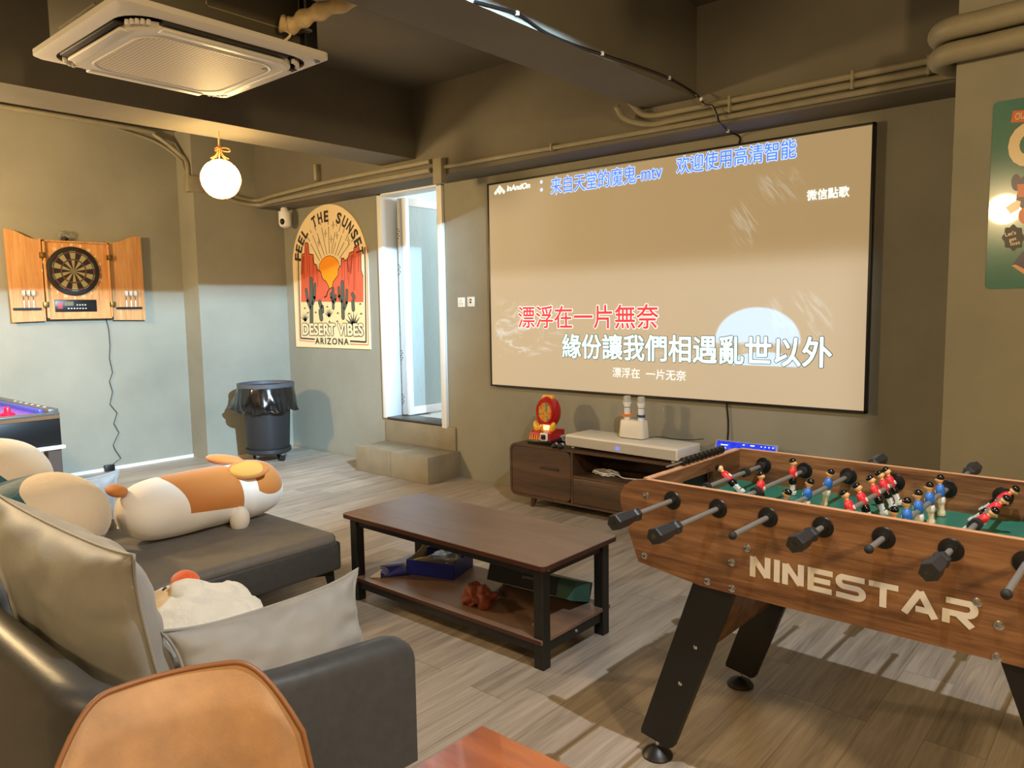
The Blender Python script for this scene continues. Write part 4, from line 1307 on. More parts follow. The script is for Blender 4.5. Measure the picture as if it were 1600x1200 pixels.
# ---------------------------------------------------------------- plain teal and cream plush cushion
pc = onx(108, 790, -4.05)
tt = Tree('teal_cream_plush', .75)
x, y, z = tt.xyz()
f = x * .48 + y * .508 + z * .705 + (tt.noise(tt.obj(), 3, 2) - .5) * .03
tt.color(tt.mix(f.gt(.318), (30, 86, 98), (222, 200, 168)))
tt.bump(tt.noise(tt.obj(), 30, 5, .65), .25, .02)
tt.b.inputs['Sheen Weight'].default_value = .4
pl = T('plush_cushion', 'big rounded teal and cream plush cushion on the left of the chaise', 'plush cushion', (-3.98, 1.14, .338))
k = MB().ell((.04, .03, .21), (.26, .30, .215), 48, 32, e=.9).disp(.012, 5, 4)
k.build('lower_bolster', tt.m, pl, smooth=180)
k = MB().ell((-.29, -.06, .36), (.26, .26, .21), 48, 32, e=.95).disp(.012, 5, 8)
t2 = Tree('teal_cream_plush_top', .75)
x, y, z = t2.xyz()
f = x * .48 + y * .508 + z * .705 + (t2.noise(t2.obj(), 3, 2) - .5) * .03
t2.color(t2.mix(f.gt(.235), (30, 86, 98), (222, 200, 168)))
t2.bump(t2.noise(t2.obj(), 30, 5, .65), .25, .02)
t2.b.inputs['Sheen Weight'].default_value = .4
k.build('upper_bolster', t2.m, pl, smooth=180)

# ---------------------------------------------------------------- fluffy chick plush
tf = Tree('fluffy_cream_plush', .85)
x, y, z = tf.xyz()
pat = (((x + .06) / .10) * ((x + .06) / .10) + ((y + .14) / .10) * ((y + .14) / .10)).step(1.1, .8)
tf.color(tf.mix(pat, (252, 246, 230), (232, 190, 122)))
tf.bump(tf.noise(tf.obj(), 75, 6, .75), .6, .015)
tf.b.inputs['Sheen Weight'].default_value = .6
ch = T('chick_plush', 'fluffy cream plush chick with orange beak between the grey cushions', 'plush toy', (-2.52, 1.19, .338))
k = MB().ell((0, 0, .085), (.235, .215, .13), 64, 44).disp(.012, 16, 2).disp(.006, 45, 5)
for v in k.bm.verts: v.co.z = max(v.co.z, .0)
k.build('body', tf.m, ch, smooth=180)
for i, (c, r_) in enumerate((((.08, .13, .10), (.09, .09, .07)), ((.16, .07, .08), (.09, .09, .065)), ((.18, -.03, .075), (.08, .09, .06)), ((-.02, .16, .12), (.09, .07, .06)))):
    k = MB().ell(c, r_, 36, 24).disp(.010, 20, i).disp(.005, 50, i)
    k.build('wing_lobe', tf.m, ch, smooth=180)
MB().ell((.0, -.01, .20), (.07, .06, .05), 32, 20).disp(.006, 30, 1).build('cheek', tf.m, ch, smooth=180)
MB().ell((-.145, .055, .185), (.055, .05, .045), 28, 20).disp(.003, 20, 1).build('beak', M('orange_plush', (236, 92, 22), .7, bump=.4, bscale=120, sheen=.4), ch, smooth=180)
MB().ell((-.085, -.045, .200), (.011, .011, .011), 14, 10).build('eye', m_black, ch)

# ================================================================ LEATHER CHAIR AND DINING TABLE
chr_ = T('dining_chair', 'tan leather chair with rounded backrest in the foreground', 'chair', (-1.217, .563, 0), R(-19))
# local x points the way the chair faces, y to its left
def back_pt(u, v, off):
    """u across -1..1, v up 0..1"""
    hw_ = .255 - .045 * v
    zz = .44 + .345 * v
    x_ = -.20 - .075 * v + .07 * (u * u) + off
    return Vector((x_, u * hw_, zz))
def outline(n=64):
    P = []
    r_ = .40
    for i in range(n):
        t = i / (n - 1)
        P.append(t)
    return P
k = MB()
nu, nv = 36, 24
def wv(u): return 1 - .42 * max(0, (abs(u) - .52) / .48) ** 2.4
G = {}
for s_ in (1, -1):
    for i in range(nu + 1):
        u = 2 * i / nu - 1
        for j in range(nv + 1):
            v = j / nv * wv(u)
            th = .022 * min(1, 3.5 * (1 - abs(u)) + .15) * min(1, 4 * (1 - j / nv) + .15)
            G[s_, i, j] = k.bm.verts.new(back_pt(u, v, s_ * th))
for s_ in (1, -1):
    for i in range(nu):
        for j in range(nv):
            q = [G[s_, i, j], G[s_, i + 1, j], G[s_, i + 1, j + 1], G[s_, i, j + 1]]
            k._f(q if s_ > 0 else q[::-1])
ed = [(0, j) for j in range(nv + 1)] + [(i, nv) for i in range(1, nu + 1)] + [(nu, j) for j in range(nv - 1, -1, -1)]
for (a, b), (c, d_) in zip(ed, ed[1:]): k._f([G[1, a, b], G[1, c, d_], G[-1, c, d_], G[-1, a, b]])
k.build('backrest', m_tan, chr_, smooth=60)
pth = []
for a, b in ed: pth.append(back_pt(2 * a / nu - 1, b / nv * wv(2 * a / nu - 1), .004))
MB().tube(pth, .0055, 8).build('piping', m_tan_d, chr_, smooth=180)
k = MB().rings([[(p[0], p[1], z_) for p in rrect(.235 - i_, .235 - i_, .09, 0, 8)] for i_, z_ in ((.03, .40), (0, .415), (0, .445), (.02, .465), (.09, .475))])
k.build('seat', m_tan, chr_, smooth=60)
for sx in (-1, 1):
    for sy in (-1, 1): MB().cyl((sx * .21, sy * .21, 0), (sx * .16, sy * .16, .41), .011, .016, 14).build('leg', m_blackmetal, chr_)

dt = T('dining_table', 'reddish brown wooden table whose corner shows at the bottom edge', 'table', (-.30, .55, 0))
MB().box((-.637, -.45, .69), (.62, .435, .72), .003, 2).build('tabletop', m_dine, dt)
for sx in (-.56, .54):
    for sy in (-.37, .36): MB().box((sx - .03, sy - .03, 0), (sx + .03, sy + .03, .69), .003, 1).build('leg', m_blackmetal, dt)

# ================================================================ WHEELED BIN
bn = T('trash_bin', 'dark grey round wheeled bin with black liner in the corner', 'bin', (-6.87, 4.15, 0))
MB().lathe([(0, .135), (.20, .135), (.208, .15), (.232, .62), (.25, .74), (.25, .76), (.0, .755)], n=44).build('barrel', m_bin, bn)
MB().lathe([(.0, .085), (.205, .085), (.222, .10), (.222, .135), (.0, .136)], n=40).build('dolly', m_bin, bn)
for a in (20, 110, 200, 290):
    cx_, cy_ = .165 * math.cos(R(a)), .165 * math.sin(R(a))
    cs = MB().box((cx_ - .018, cy_ - .018, .06), (cx_ + .018, cy_ + .018, .088), .004).build('caster', m_steel, bn)
    MB().cyl((cx_ - .012, cy_ - .006, .034), (cx_ + .012, cy_ + .006, .034), .034, n=24).build('wheel', m_rubber, cs)
lr = T('bin_liner', 'glossy black bin liner folded over the rim of the wheeled bin', 'bin liner', (-6.87, 4.15, .5))
k = MB()
rr = []
for j, (r_, z_) in enumerate([(.235, .20), (.262, .262), (.272, .268), (.278, .25), (.285, .20), (.292, .15), (.300, .10), (.305, .06), (.300, .03), (.29, .02)]):
    ring = []
    for i in range(120):
        a = 2 * PI * i / 120
        f_ = max(0, (j - 2) / 7)
        w_ = noise.noise(Vector((math.cos(a) * 3.2, math.sin(a) * 3.2, j * .28))) * .05 * f_ + noise.noise(Vector((math.cos(a) * 9, math.sin(a) * 9, j * .7))) * .018 * f_
        lf_ = math.exp(-((a - R(215)) / .35) ** 2) * .10 * (1 if 4 <= j else 0) * f_
        dz_ = noise.noise(Vector((math.cos(a) * 2.2 + 7, math.sin(a) * 2.2, 3))) * .06 * f_ + .05 * lf_ / .1
        ring.append(((r_ + w_ + lf_) * math.cos(a), (r_ + w_ + lf_) * math.sin(a), z_ + dz_))
    rr.append(ring)
k.rings(rr, False)
k.build('liner_skirt', m_bag, lr, smooth=180)
k = MB().lathe([(.262, .25), (.276, .255), (.279, .295), (.268, .297), (.262, .29), (.262, .25)], n=48, cap=False)
k.build('rim_ring', M('grey_bin_ring', (78, 79, 84), .45), lr)

# ================================================================ DARTBOARD CABINET
m_oakd = wood('oak_veneer_inside', [(0.3, (168, 110, 56)), (0.5, (196, 140, 80)), (0.7, (212, 162, 100))], 'z', 14, 16, 0.55)
MX = lambda x_, y_, z_: Matrix(((0, 0, 1, x_), (1, 0, 0, y_), (0, 1, 0, z_), (0, 0, 0, 1)))
yc, zc = 2.745, 1.825
db = T('dartboard_cabinet', 'oak dartboard cabinet with both doors open on the left wall', 'dartboard', (XL, yc, zc))
o = (XL, yc, zc)
ya, yb_, za, zb = 2.462, 3.022, 1.468, 2.178
k = MB(o).box((XL, ya, za), (XL + .06, yb_, zb)).build('case_back', m_oakd, db, smooth=0)
for a, b in (((XL + .0, ya, za), (XL + .085, yb_, za + .016)), ((XL, ya, zb - .016), (XL + .085, yb_, zb)), ((XL, ya, za), (XL + .085, ya + .016, zb)), ((XL, yb_ - .016, za), (XL + .085, yb_, zb))):
    MB(o).box(a, b, .002, 1).build('case_side', m_oak, db)
td = Tree('dart_target', .55)
x, y, z = td.xyz()
by, bz = 2.703 - yc, 1.905 - zc
dy_, dz_ = y - by, z - bz
r_ = (dy_ * dy_ + dz_ * dz_).pw(.5)
ang = dy_._m('ARCTAN2', dz_)
k_ = ang / (2 * PI / 20) + 20.5
odd = (k_.fl() / 2).fr().gt(.25)
seg = td.mix(odd, (152, 138, 98), (22, 18, 20))
ringm = (r_ - .105).ab().lt(.006).mx((r_ - .172).ab().lt(.006))
seg = td.mix(ringm, seg, (74, 62, 52))
ringc = td.mix(odd, (52, 84, 54), (104, 40, 46))
seg = td.mix(ringm, seg, ringc)
wire = ((k_.fr() - .5).ab().gt(.48)).mx((r_ - .105).ab().lt(.0075) * (r_ - .105).ab().gt(.006)) * .7
seg = td.mix(wire, seg, (20, 20, 20))
seg = td.mix(r_.lt(.020), seg, (110, 104, 70))
seg = td.mix(r_.gt(.182), seg, (24, 18, 20))
td.color(seg)
MB(o).lathe([(0, .0), (.222, .0), (.222, .018), (.212, .022), (.185, .022), (.183, .019), (0, .019)], n=64, axis='x').move(Matrix.Translation((XL + .06, 2.703, 1.905))).build('dartboard', td.m, db)
k = MB(o)
for i, n_ in enumerate((20, 1, 18, 4, 13, 6, 10, 15, 2, 17, 3, 19, 7, 16, 8, 11, 14, 9, 12, 5)):
    a = 2 * PI * i / 20
    cy_, cz_ = 2.703 + .243 * math.sin(a), 1.905 + .243 * math.cos(a)
    w_ = .026 if n_ > 9 else .012
    k.text(str(n_), MX(XL + .0608, cy_ - w_ / 2, cz_ - .012), fit=(w_, .024), bold=.02)
k.build('sector_numbers', M('cream_print', (236, 222, 190), .5), db, smooth=0)
sp = MB(o).box((XL + .06, 2.53, 1.534), (XL + .068, 2.886, 1.645), .004).build('score_panel', m_black, db)
MB(o).box((XL + .068, 2.61, 1.590), (XL + .0695, 2.685, 1.628), .001, 1).build('display', M('lcd_grey', (112, 110, 92), .3), sp)
k = MB(o)
for j in range(4): k.box((XL + .068, 2.552 + j * .011, 1.563), (XL + .069, 2.558 + j * .011, 1.622))
k.build('red_bars', M('red_print', (206, 60, 60), .5), sp)
for j in range(4): MB(o).box((XL + .068, 2.71 + j * .023, 1.592), (XL + .0705, 2.722 + j * .023, 1.602), .001, 1).build('button', m_white, sp)
for j in range(7): MB(o).box((XL + .068, 2.634 + j * .0245, 1.560), (XL + .0705, 2.647 + j * .0245, 1.569), .001, 1).build('button', m_white, sp)
for s_ in (0, 1):
    if s_ == 0:
        out = [(2.186, 1.448), (2.452, 1.455), (2.456, 2.19)] + [(2.456 - .281 * t, 2.183 + .072 * (t ** 1.2) + .012 * math.sin(t * 2 * PI) * -1) for t in [i / 12 for i in range(1, 13)]]
    else:
        out = [(3.334, 1.445), (3.036, 1.452), (3.034, 2.19)] + [(3.034 + .30 * t, 2.187 + .070 * (t ** 1.0) - .012 * math.sin(t * 2 * PI)) for t in [i / 12 for i in range(1, 13)]]
    dr = MB(o).prism([(XL + .04, a, b) for a, b in out], (.018, 0, 0)).build('door', m_oak, db, smooth=0)
    ye = 2.457 if s_ == 0 else 3.028
    for zz in (1.60, 2.04):
        MB(o).box((XL + .05, ye - .022, zz - .025), (XL + .088, ye + .022, zz + .025), .003).build('hinge', m_brass, dr)
    hy = (2.197, 2.417) if s_ == 0 else (3.06, 3.298)
    MB(o).box((XL + .058, hy[0], 1.556), (XL + .085, hy[1], 1.574), .002, 1).build('dart_holder', m_black, dr)
    lk = MB(o).box((XL + .02, ye - .004, 1.46), (XL + .045, ye + .004, 2.17)).build('door_gap', m_black, dr)
    for j in range(3):
        yy = (2.283 + j * .038) if s_ == 0 else (3.155 + j * .042)
        dn = T('dart', '%s dart of the three in the holder on the %s cabinet door' % (('left', 'middle', 'right')[j], ('left', 'right')[s_]), 'dart', (XL + .074, yy, 1.574), 0, 'darts in the cabinet doors')
        MB().cyl((0, 0, -.03), (0, 0, .01), .0015, .003, 8).build('tip', m_steel, dn)
        MB().lathe([(.003, .0), (.0045, .008), (.0045, .06), (.003, .066)], n=12).build('barrel', m_white, dn)
        MB().cyl((0, 0, .066), (0, 0, .125), .0024, n=8).build('shaft', m_black, dn)
        k = MB()
        for q in range(4):
            M4 = Matrix.Rotation(PI / 2 * q + .5, 4, 'Z')
            k.prism([M4 @ Vector(p) for p in ((0, 0, .10), (.02, 0, .118), (.02, 0, .15), (.010, 0, .158), (0, 0, .152))], M4.to_3x3() @ Vector((0, .0008, 0)))
        k.build('flight', M('grey_flight', (196, 192, 180), .5) if (s_ == 0 and j == 0) else bpy.data.materials['grey_flight'], dn, smooth=0)

# clear bag on top of the cabinet
bg = T('plastic_bag', 'small clear bag of dark dart tips lying on top of the dartboard cabinet', 'bag', (XL + .045, 2.655, zb))
tb_ = Tree('clear_film', .1)
tb_.color((230, 230, 225))
tb_.b.inputs['Transmission Weight'].default_value = .9
tb_.b.inputs['Alpha'].default_value = .45
k = MB().ell((0, 0, .05), (.03, .06, .048), 28, 18).disp(.02, 25, 3)
for v in k.bm.verts: v.co.z = max(v.co.z, .001)
k.build('film', tb_.m, bg, smooth=60)
k = MB().ell((0, 0, .022), (.022, .035, .020), 16, 10).disp(.01, 60, 1)
for v in k.bm.verts: v.co.z = max(v.co.z, .002)
k.build('dart_tips', m_black, bg)

# power cord to the floor
pts = [onx(px, py, XL + .012) for px, py in ((166, 499), (170, 515), (172, 540), (171, 560), (176, 582), (171, 596), (176, 612), (172, 632), (183, 645), (178, 662), (186, 676), (177, 695), (180, 703), (189, 716), (178, 724), (176, 735))]
tag(MB(pts[0]).tube(pts, .004, 6).build('cable', M('dark_cord', (48, 46, 44), .5)), 'kinked dark cord hanging down the wall from the dartboard cabinet', 'cord')
p = onx(171, 737, XL + .03)
tag(MB((p.x, p.y, 0)).box((XL + .012, p.y - .045, 0), (XL + .06, p.y + .045, .06), .008).build('power_adapter', m_black), 'black plug adapter at the foot of the left wall', 'plug')

# ================================================================ AIR HOCKEY TABLE
ah = T('air_hockey_table', 'black air hockey table by the left wall at the picture edge', 'air hockey table', (-6.75, 1.66, 0))
o = (-6.75, 1.66, 0)
ax0, ax1, ay0, ay1 = -7.45, -6.05, 1.30, 1.985
MB(o).box((ax0, ay0, .56), (ax1, ay1, .785), .01, 2).build('cabinet_body', m_black, ah)
MB(o).box((ax0 + .08, ay0 + .08, .786), (ax1 - .09, ay1 - .08, .790)).build('play_surface', M('violet_surface', (120, 70, 190), .3, emit=.05), ah)
for a, b in (((ax0, ay0, .785), (ax0 + .08, ay1, .805)), ((ax1 - .08, ay0, .785), (ax1, ay1, .805)), ((ax0, ay0, .785), (ax1, ay0 + .07, .815)), ((ax0, ay1 - .07, .785), (ax1 - .02, ay1, .83))):
    MB(o).box(a, b, .006, 2).build('rail', M('grey_rail_top', (84, 82, 80), .35) if 'grey_rail_top' not in bpy.data.materials else bpy.data.materials['grey_rail_top'], ah)
MB(o).box((ax0 + .1, ay1 - .10, .786), (ax1 - .12, ay1 - .069, .822), .004).build('blue_strip', M('blue_strip', (60, 74, 190), .35), ah)
MB(o).box((ax1 - .003, ay0 + .02, .760), (ax1 + .006, ay1 - .004, .786), .002, 1).build('wood_strip', M('brown_strip', (110, 76, 44), .4), ah)
k = MB(o)
MB(o).box((ax1 - .02, ay0 - .02, .535), (ax1 + .02, ay1 + .02, .565), .012, 3).build('white_bar', m_white, ah)
for yy in (ay0 + .05, ay1 - .05):
    for xx in (ax0 + .05, ax1 - .05):
        MB(o).box((xx - .045, yy - .045, 0), (xx + .045, yy + .045, .56), .004, 1).build('leg', M('dark_brown_leg', (70, 52, 40), .5) if 'dark_brown_leg' not in bpy.data.materials else bpy.data.materials['dark_brown_leg'], ah)
for j in range(6):
    MB(o).cyl((ax1 - .20 - j * .13, ay1 - .035, .829), (ax1 - .20 - j * .13, ay1 - .035, .832), .011, n=12).build('rail_screw', m_white, ah)
p = onz(12, 650, .79)
ml = T('hockey_mallet', 'bright red mallet standing on the air hockey table', 'mallet', (p.x, p.y, .790))
m_mal = M('red_mallet_plastic', (214, 24, 58), .3)
MB().lathe([(0, 0), (.045, 0), (.047, .006), (.046, .02), (.036, .024), (.03, .02), (0, .02)], n=28).build('base', m_mal, ml)
MB().lathe([(.022, .018), (.022, .05), (.018, .062), (.008, .068), (0, .069)], n=24).build('knob', m_mal, ml)

# ================================================================ DESERT POSTER
YP = YB - .014
ps = T('desert_poster', 'arched desert sunset poster board on the wall left of the door', 'poster', (-6.59, YB, 1.12))
o = (-6.59, YB, 1.12)
m_cream_p = M('poster_cream', (238, 214, 168), .55)
m_ink = M('poster_ink', (58, 50, 44), .6)
m_rock = M('poster_red', (214, 92, 60), .6)
m_rockd = M('poster_dark_red', (150, 54, 36), .6)
m_sun = M('poster_orange', (244, 150, 20), .6)
m_cact = M('poster_green', (84, 88, 74), .6)
m_sand = M('poster_sand', (240, 206, 150), .6)
A3 = lambda cx_, cy_: ony(455 + cx_ / 10, 310 + cy_ / 10, YP)
A4 = lambda cx_, cy_: ony(455 + cx_ / 10, 430 + cy_ / 10, YP)
def arch(xl_, xr_, zb_, zs, zt, n=40):
    cx_, rx_ = (xl_ + xr_) / 2, (xr_ - xl_) / 2
    return [(xl_, zb_), (xr_, zb_)] + [(cx_ + rx_ * math.cos(PI * i / n), zs + (zt - zs) * math.sin(PI * i / n)) for i in range(n + 1)]
PX0, PX1, PZ0, PZS, PZT = -7.225, -5.945, 1.122, 1.985, 2.592
MB(o).prism([(a, YB - .013, b) for a, b in arch(PX0, PX1, PZ0, PZS, PZT)], (0, .0125, 0)).build('board', [m_cream_p], ps, smooth=20)
pr = MB(o)
MATS = [m_ink, m_rock, m_sun, m_cact, m_sand, m_cream_p, m_rockd]
def poly(pts, mi, ly):
    pr.mat(mi)
    vs = [pr.bm.verts.new((p.x, YP - .0004 * ly, p.z)) for p in pts]
    pr._f(vs)
def lin2(a, b, w_, mi, ly):
    d = (b - a)
    d.y = 0
    if d.length < 1e-6: return
    n_ = Vector((-d.z, 0, d.x)).normalized() * w_ / 2
    poly([a + n_, b + n_, b - n_, a - n_], mi, ly)
def pl_(pts, w_, mi, ly):
    for a, b in zip(pts, pts[1:]): lin2(a, b, w_, mi, ly)
def blob(a, b, ra, rb, mi, ly, n=10):
    """capsule from a to b"""
    d = b - a
    d.y = 0
    th = math.atan2(d.z, d.x)
    P = [a + Vector((math.cos(th + PI / 2 + PI * i / n), 0, math.sin(th + PI / 2 + PI * i / n))) * ra for i in range(n + 1)]
    P += [b + Vector((math.cos(th - PI / 2 + PI * i / n), 0, math.sin(th - PI / 2 + PI * i / n))) * rb for i in range(n + 1)]
    poly(P, mi, ly)
# sun and rays
sc_ = A3(595, 1110)
sx_ = (A3(760, 1110).x - A3(435, 1110).x) / 2
sz_ = A3(605, 900).z - A3(595, 1110).z
el = lambda f_: [Vector((sc_.x + sx_ * f_ * math.cos(2 * PI * i / 40), 0, sc_.z + sz_ * f_ * math.sin(2 * PI * i / 40))) for i in range(40)]
poly(el(1.04), 0, 1)
poly(el(1.0), 2, 2)
poly([A4(470, -20), A4(760, -20), A4(640, 175), A4(600, 205), A4(580, 160)], 2, 3)
for segs in ([(445, 975), (305, 712)], [(295, 672), (245, 600)], [(475, 940), (335, 575)], [(318, 540), (292, 498)], [(520, 895), (405, 545)], [(385, 500), (362, 432)], [(557, 880), (475, 455)], [(466, 418), (452, 368)],
             [(595, 860), (584, 440)], [(580, 410), (574, 312)], [(625, 860), (685, 525)], [(705, 440), (722, 340)], [(648, 870), (697, 690)], [(685, 890), (790, 580)], [(745, 520), (780, 388)], [(725, 895), (828, 685)], [(845, 660), (915, 500)], [(805, 545), (840, 440)], [(755, 935), (915, 705)], [(940, 680), (975, 632)]):
    lin2(A3(*segs[0]), A3(*segs[1]), .007, 0, 1)
for cx_, cy_ in ((655, 415), (535, 550), (625, 637), (715, 577), (430, 690), (895, 655)):
    c = A3(cx_, cy_)
    for f_, mi, ly in ((1, 0, 2), (.55, 5, 3)):
        P = []
        for i in range(8):
            a = PI / 4 * i
            q = ((.045 if i % 4 == 2 else .03) if i % 2 == 0 else .010) * f_
            P.append(c + Vector((q * math.cos(a), 0, q * math.sin(a))))
        poly(P, mi, ly)
# rocks
RL = [A4(155, 420), A3(158, 1200), A3(165, 880), A3(212, 862), A3(218, 705), A3(240, 690), A3(268, 710), A3(280, 870), A3(345, 880), A3(355, 1020), A3(400, 1040), A3(410, 1110), A3(465, 1150), A4(480, 20), A4(505, 70), A4(545, 95), A4(575, 150), A4(600, 210), A4(565, 265), A4(555, 320), A4(515, 350), A4(485, 410)]
RR = [A4(485, 415), A4(520, 355), A4(560, 325), A4(568, 265), A4(600, 215), A4(645, 185), A4(655, 110), A4(690, 60), A4(735, 0), A3(735, 1110), A3(780, 1040), A3(785, 935), A3(825, 935), A3(830, 970), A3(880, 960), A3(915, 850), A3(975, 830), A3(985, 765), A3(1050, 725), A3(1065, 800), A3(1090, 830), A3(1095, 1120), A4(1130, 30), A4(1130, 420)]
for q in (RL, RR):
    poly(q, 1, 4)
    pl_(q[1:-1], .010, 0, 5)
for a, b in (((205, 900), (205, 1250)), ((285, 900), (290, 1300)), ((240, 760), (262, 1150)), ((340, 920), (352, 1300)), ((400, 1080), (420, 1380)), ((980, 800), (975, 1450)), ((925, 900), (900, 1350)), ((830, 980), (840, 1300)), ((790, 960), (800, 1250)), ((1060, 820), (1050, 1150)), ((875, 1000), (885, 1280)), ((1000, 900), (1000, 1420))):
    lin2(A3(*a), A3(*b), .008, 6, 6)
for a, b in (((880, 930), (900, 1150)), ((190, 900), (180, 1180)), ((955, 880), (930, 1180))): lin2(A3(*a), A3(*b), .022, 6, 6)
# sand
poly([A4(155, 418), A4(485, 432), A4(1130, 420), A4(1140, 790), A4(165, 740)], 4, 7)
for cx_, cy_ in ((215, 518), (262, 588), (385, 583), (565, 495), (730, 595), (905, 602), (1080, 450), (1095, 605), (600, 727), (722, 722)):
    c = A4(cx_, cy_)
    poly([c + Vector((-.022, 0, -.006)), c + Vector((.024, 0, -.006)), c + Vector((.004, 0, .014))], 0, 8)
# cacti
def cactus(parts):
    for ly, dr_, mi in ((9, .006, 0), (10, 0, 3)):
        for (ax_, ay_), (bx_, by_), r_ in parts: blob(A4(ax_, ay_), A4(bx_, by_), r_ + dr_, r_ + dr_, mi, ly)
cactus([((315, 75), (322, 715), .028), ((238, 230), (262, 400), .016), ((262, 400), (300, 500), .018), ((372, 150), (365, 350), .017), ((365, 350), (340, 440), .018)])
cactus([((805, 120), (815, 655), .024), ((745, 200), (755, 330), .014), ((755, 330), (795, 410), .015), ((873, 240), (868, 430), .014), ((868, 430), (835, 520), .015)])
cactus([((655, 210), (662, 510), .016), ((625, 290), (632, 350), .011), ((632, 350), (655, 410), .012), ((697, 320), (692, 380), .011), ((692, 380), (670, 430), .012)])
cactus([((450, 425), (470, 490), .024), ((490, 500), (495, 560), .022), ((460, 570), (475, 675), .028)])
cactus([((962, 300), (985, 345), .019), ((968, 420), (975, 530), .022)])
def agave(cx_, cy_, s_):
    c = A4(cx_, cy_)
    for a in (-62, -38, -16, 6, 28, 52):
        t_ = c + Vector((math.sin(R(a)) * s_, 0, math.cos(R(a)) * s_))
        n_ = Vector((math.cos(R(a)), 0, -math.sin(R(a)))) * s_ * .13
        poly([c - n_, t_, c + n_], 3, 8)
agave(225, 715, .10)
agave(598, 648, .10)
agave(975, 790, .155)
# border lines
for pts, w_, mi in (([A3(112, 810), A3(118, 1200), A4(150, 985), A4(370, 1000)], .016, 0), ([A3(92, 800), A3(97, 1200), A4(135, 1020), A4(370, 1042)], .007, 1), ([A3(1150, 760), A3(1160, 1200), A4(1170, 1045), A4(920, 1030)], .018, 0), ([A3(1182, 740), A3(1190, 1200), A4(1205, 1090), A4(915, 1075)], .009, 1)):
    pl_(pts, w_, mi, 3)
pr.build('printed_scene', MATS, ps, smooth=0, recalc=False)
# lettering
k = MB(o)
cxp, rx_, rz_ = -6.585, .535, .455
for i, chh in enumerate('FEEL THE SUNSET'):
    if chh == ' ': continue
    a = R(171 - 162 * i / 14)
    c = Vector((cxp + rx_ * math.cos(a), YP - .0012, 2.015 + rz_ * math.sin(a)))
    th = a - PI / 2
    w_ = .075
    M4 = Matrix.Translation(c) @ Matrix.Rotation(PI / 2, 4, 'X') @ Matrix.Rotation(th, 4, 'Z') @ Matrix.Translation((-w_ / 2, -.055, 0))
    k.text(chh, M4, fit=(w_, .115), bold=.035)
k.build('arched_lettering', m_ink, ps, smooth=0)
a, b = A4(185, 935), A4(1140, 990)
top = A4(185, 745).z
k = MB(o)
M6 = lambda dx, dz, dy: Matrix.Translation((a.x + .008 + dx, YP - dy, a.z + .006 + dz)) @ Matrix.Rotation(PI / 2, 4, 'X')
for r_, mi, d0 in ((.0135, 0, .0046), (.006, 1, .0058)):
    k.mat(mi)
    for q in range(8):
        an = 2 * PI * q / 8
        k.text('DESERT VIBES', M6(r_ * math.cos(an), r_ * math.sin(an), d0 + q * .0001), fit=(b.x - a.x - .016, top - a.z - .016))
a, b = A4(380, 1075), A4(905, 1105)
k.mat(0).text('ARIZONA', Matrix.Translation((a.x, YP - .0028, a.z)) @ Matrix.Rotation(PI / 2, 4, 'X'), fit=(b.x - a.x, A4(380, 975).z - a.z), bold=.02, space=1.25)
k.build('title_lettering', [m_ink, m_cream_p], ps, smooth=0)

# ================================================================ POSTER ON THE PILLAR
YQ = 4.0
po = T('camp_poster', 'glossy teal poster with rounded corners on the right hand pillar', 'poster', (-.33, YQ, 1.95))
o = (-.33, YQ, 1.95)
A5 = lambda cx_, cy_, d=.004: ony(1480 + cx_ * 120 / 450, 140 + cy_ * 320 / 1200, YQ - d)
q = [(p[0] - .33, YQ - .003, p[1] + 1.963) for p in rrect(.295, .408, .02, 0)]
MB(o).prism(q, (0, .0028, 0)).build('sheet', M('teal_gloss_print', (66, 116, 104), .16, var=.08, vscale=3, coat=.5), po, smooth=0)
def flat(name, polys, mt, d):
    k = MB(o)
    for P in polys: k._f([k.bm.verts.new(A5(a, b, d)) for a, b in P])
    return k.build(name, mt, po, smooth=0)
def rnd(cx_, cy_, rx_, ry_, n=24, w_=0, wn=6): return [(cx_ + rx_ * (1 + w_ * math.cos(wn * 2 * PI * i / n)) * math.cos(2 * PI * i / n), cy_ + ry_ * (1 + w_ * math.cos(wn * 2 * PI * i / n)) * math.sin(2 * PI * i / n)) for i in range(n)]
m_or = M('print_orange', (206, 104, 50), .25)
m_cr = M('print_cream', (222, 200, 160), .2)
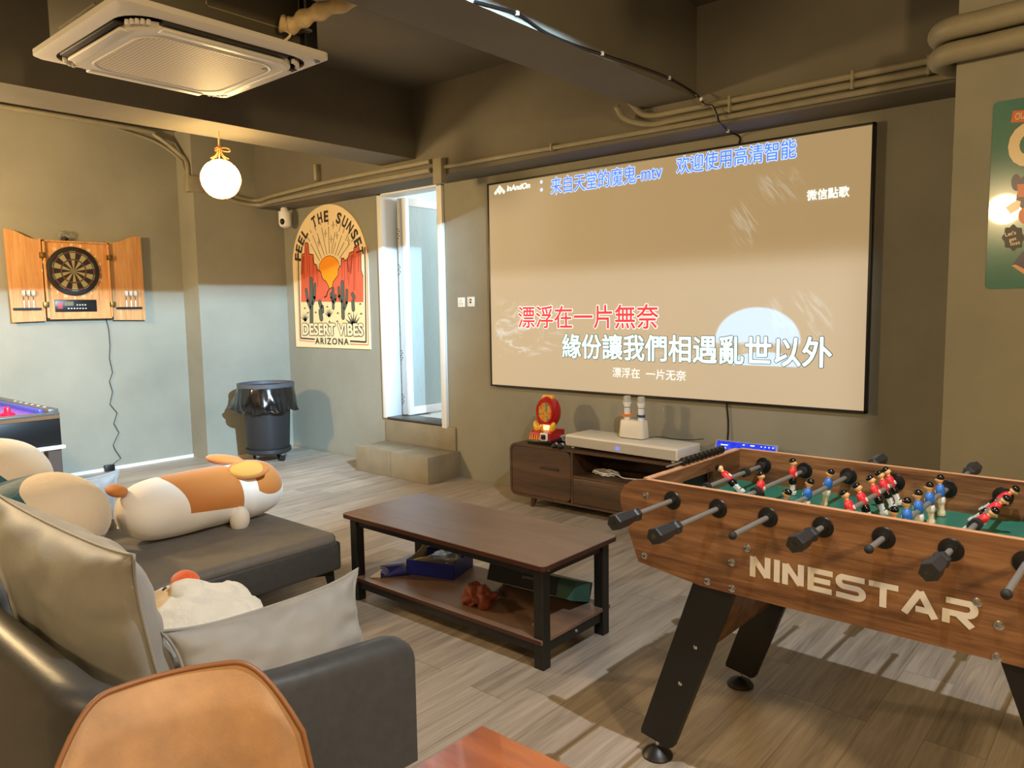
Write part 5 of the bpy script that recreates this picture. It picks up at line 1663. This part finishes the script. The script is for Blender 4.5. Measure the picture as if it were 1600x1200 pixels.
m_nv = M('print_navy', (66, 58, 84), .25)
m_dk = M('print_dark', (42, 40, 40), .3)
flat('orange_banner', [[(385, 125), (700, 100), (700, 180), (372, 193)]], m_or, .0034)
a = A5(398, 180, .0038)
b = A5(480, 135, .0038)
MBt = MB(o)
MBt.text('OUTDOOR', Matrix.Translation((a.x, a.y, a.z)) @ Matrix.Rotation(PI / 2, 4, 'X') @ Matrix.Rotation(R(3), 4, 'Z'), fit=(.125, .030), bold=.02, shear=.15)
MBt.build('banner_lettering', m_cr, po, smooth=0)
a = A5(350, 465, .0036)
MBt = MB(o)
MBt.text('G', Matrix.Translation((a.x, a.y, a.z)) @ Matrix.Rotation(PI / 2, 4, 'X'), fit=(.14, .19), bold=.06)
MBt.build('big_letter', m_cr, po, smooth=0)
flat('camera_body', [[(410, 555), (600, 545), (600, 625), (415, 630)]], m_or, .0036)
flat('round_shape', [rnd(405, 545, 30, 50)], m_nv, .0034)
flat('dark_figure', [[(430, 520), (470, 490), (620, 470), (640, 900), (470, 900), (440, 700), (400, 660)]], m_nv, .0033)
flat('orange_badge', [rnd(455, 740, 38, 48)], m_or, .0040)
flat('gear_tag', [[(342, 690), (408, 648), (432, 655), (420, 700), (370, 727)]], m_cr, .0042)
flat('speech_cloud', [rnd(388, 868, 62, 72, 48, .10, 8)], m_dk, .0038)
k = MB(o)
for txt, cx_, cy_, w_, ang_ in (('Let\'s', 342, 862, .040, 12), ('get', 365, 897, .028, 12), ('lost', 372, 915, .036, 8)):
    a = A5(cx_, cy_, .0044)
    k.text(txt, Matrix.Translation(a) @ Matrix.Rotation(PI / 2, 4, 'X') @ Matrix.Rotation(R(ang_), 4, 'Z'), fit=(w_, .017), bold=.01)
k.build('speech_lettering', m_cr, po, smooth=0)
flat('boot', [[(378, 1030), (440, 950), (600, 900), (600, 1080), (460, 1060)]], m_nv, .0036)
flat('boot_sole', [[(376, 1030), (400, 1025), (460, 1055), (455, 1085)]], M('print_peach', (222, 160, 110), .25), .0040)
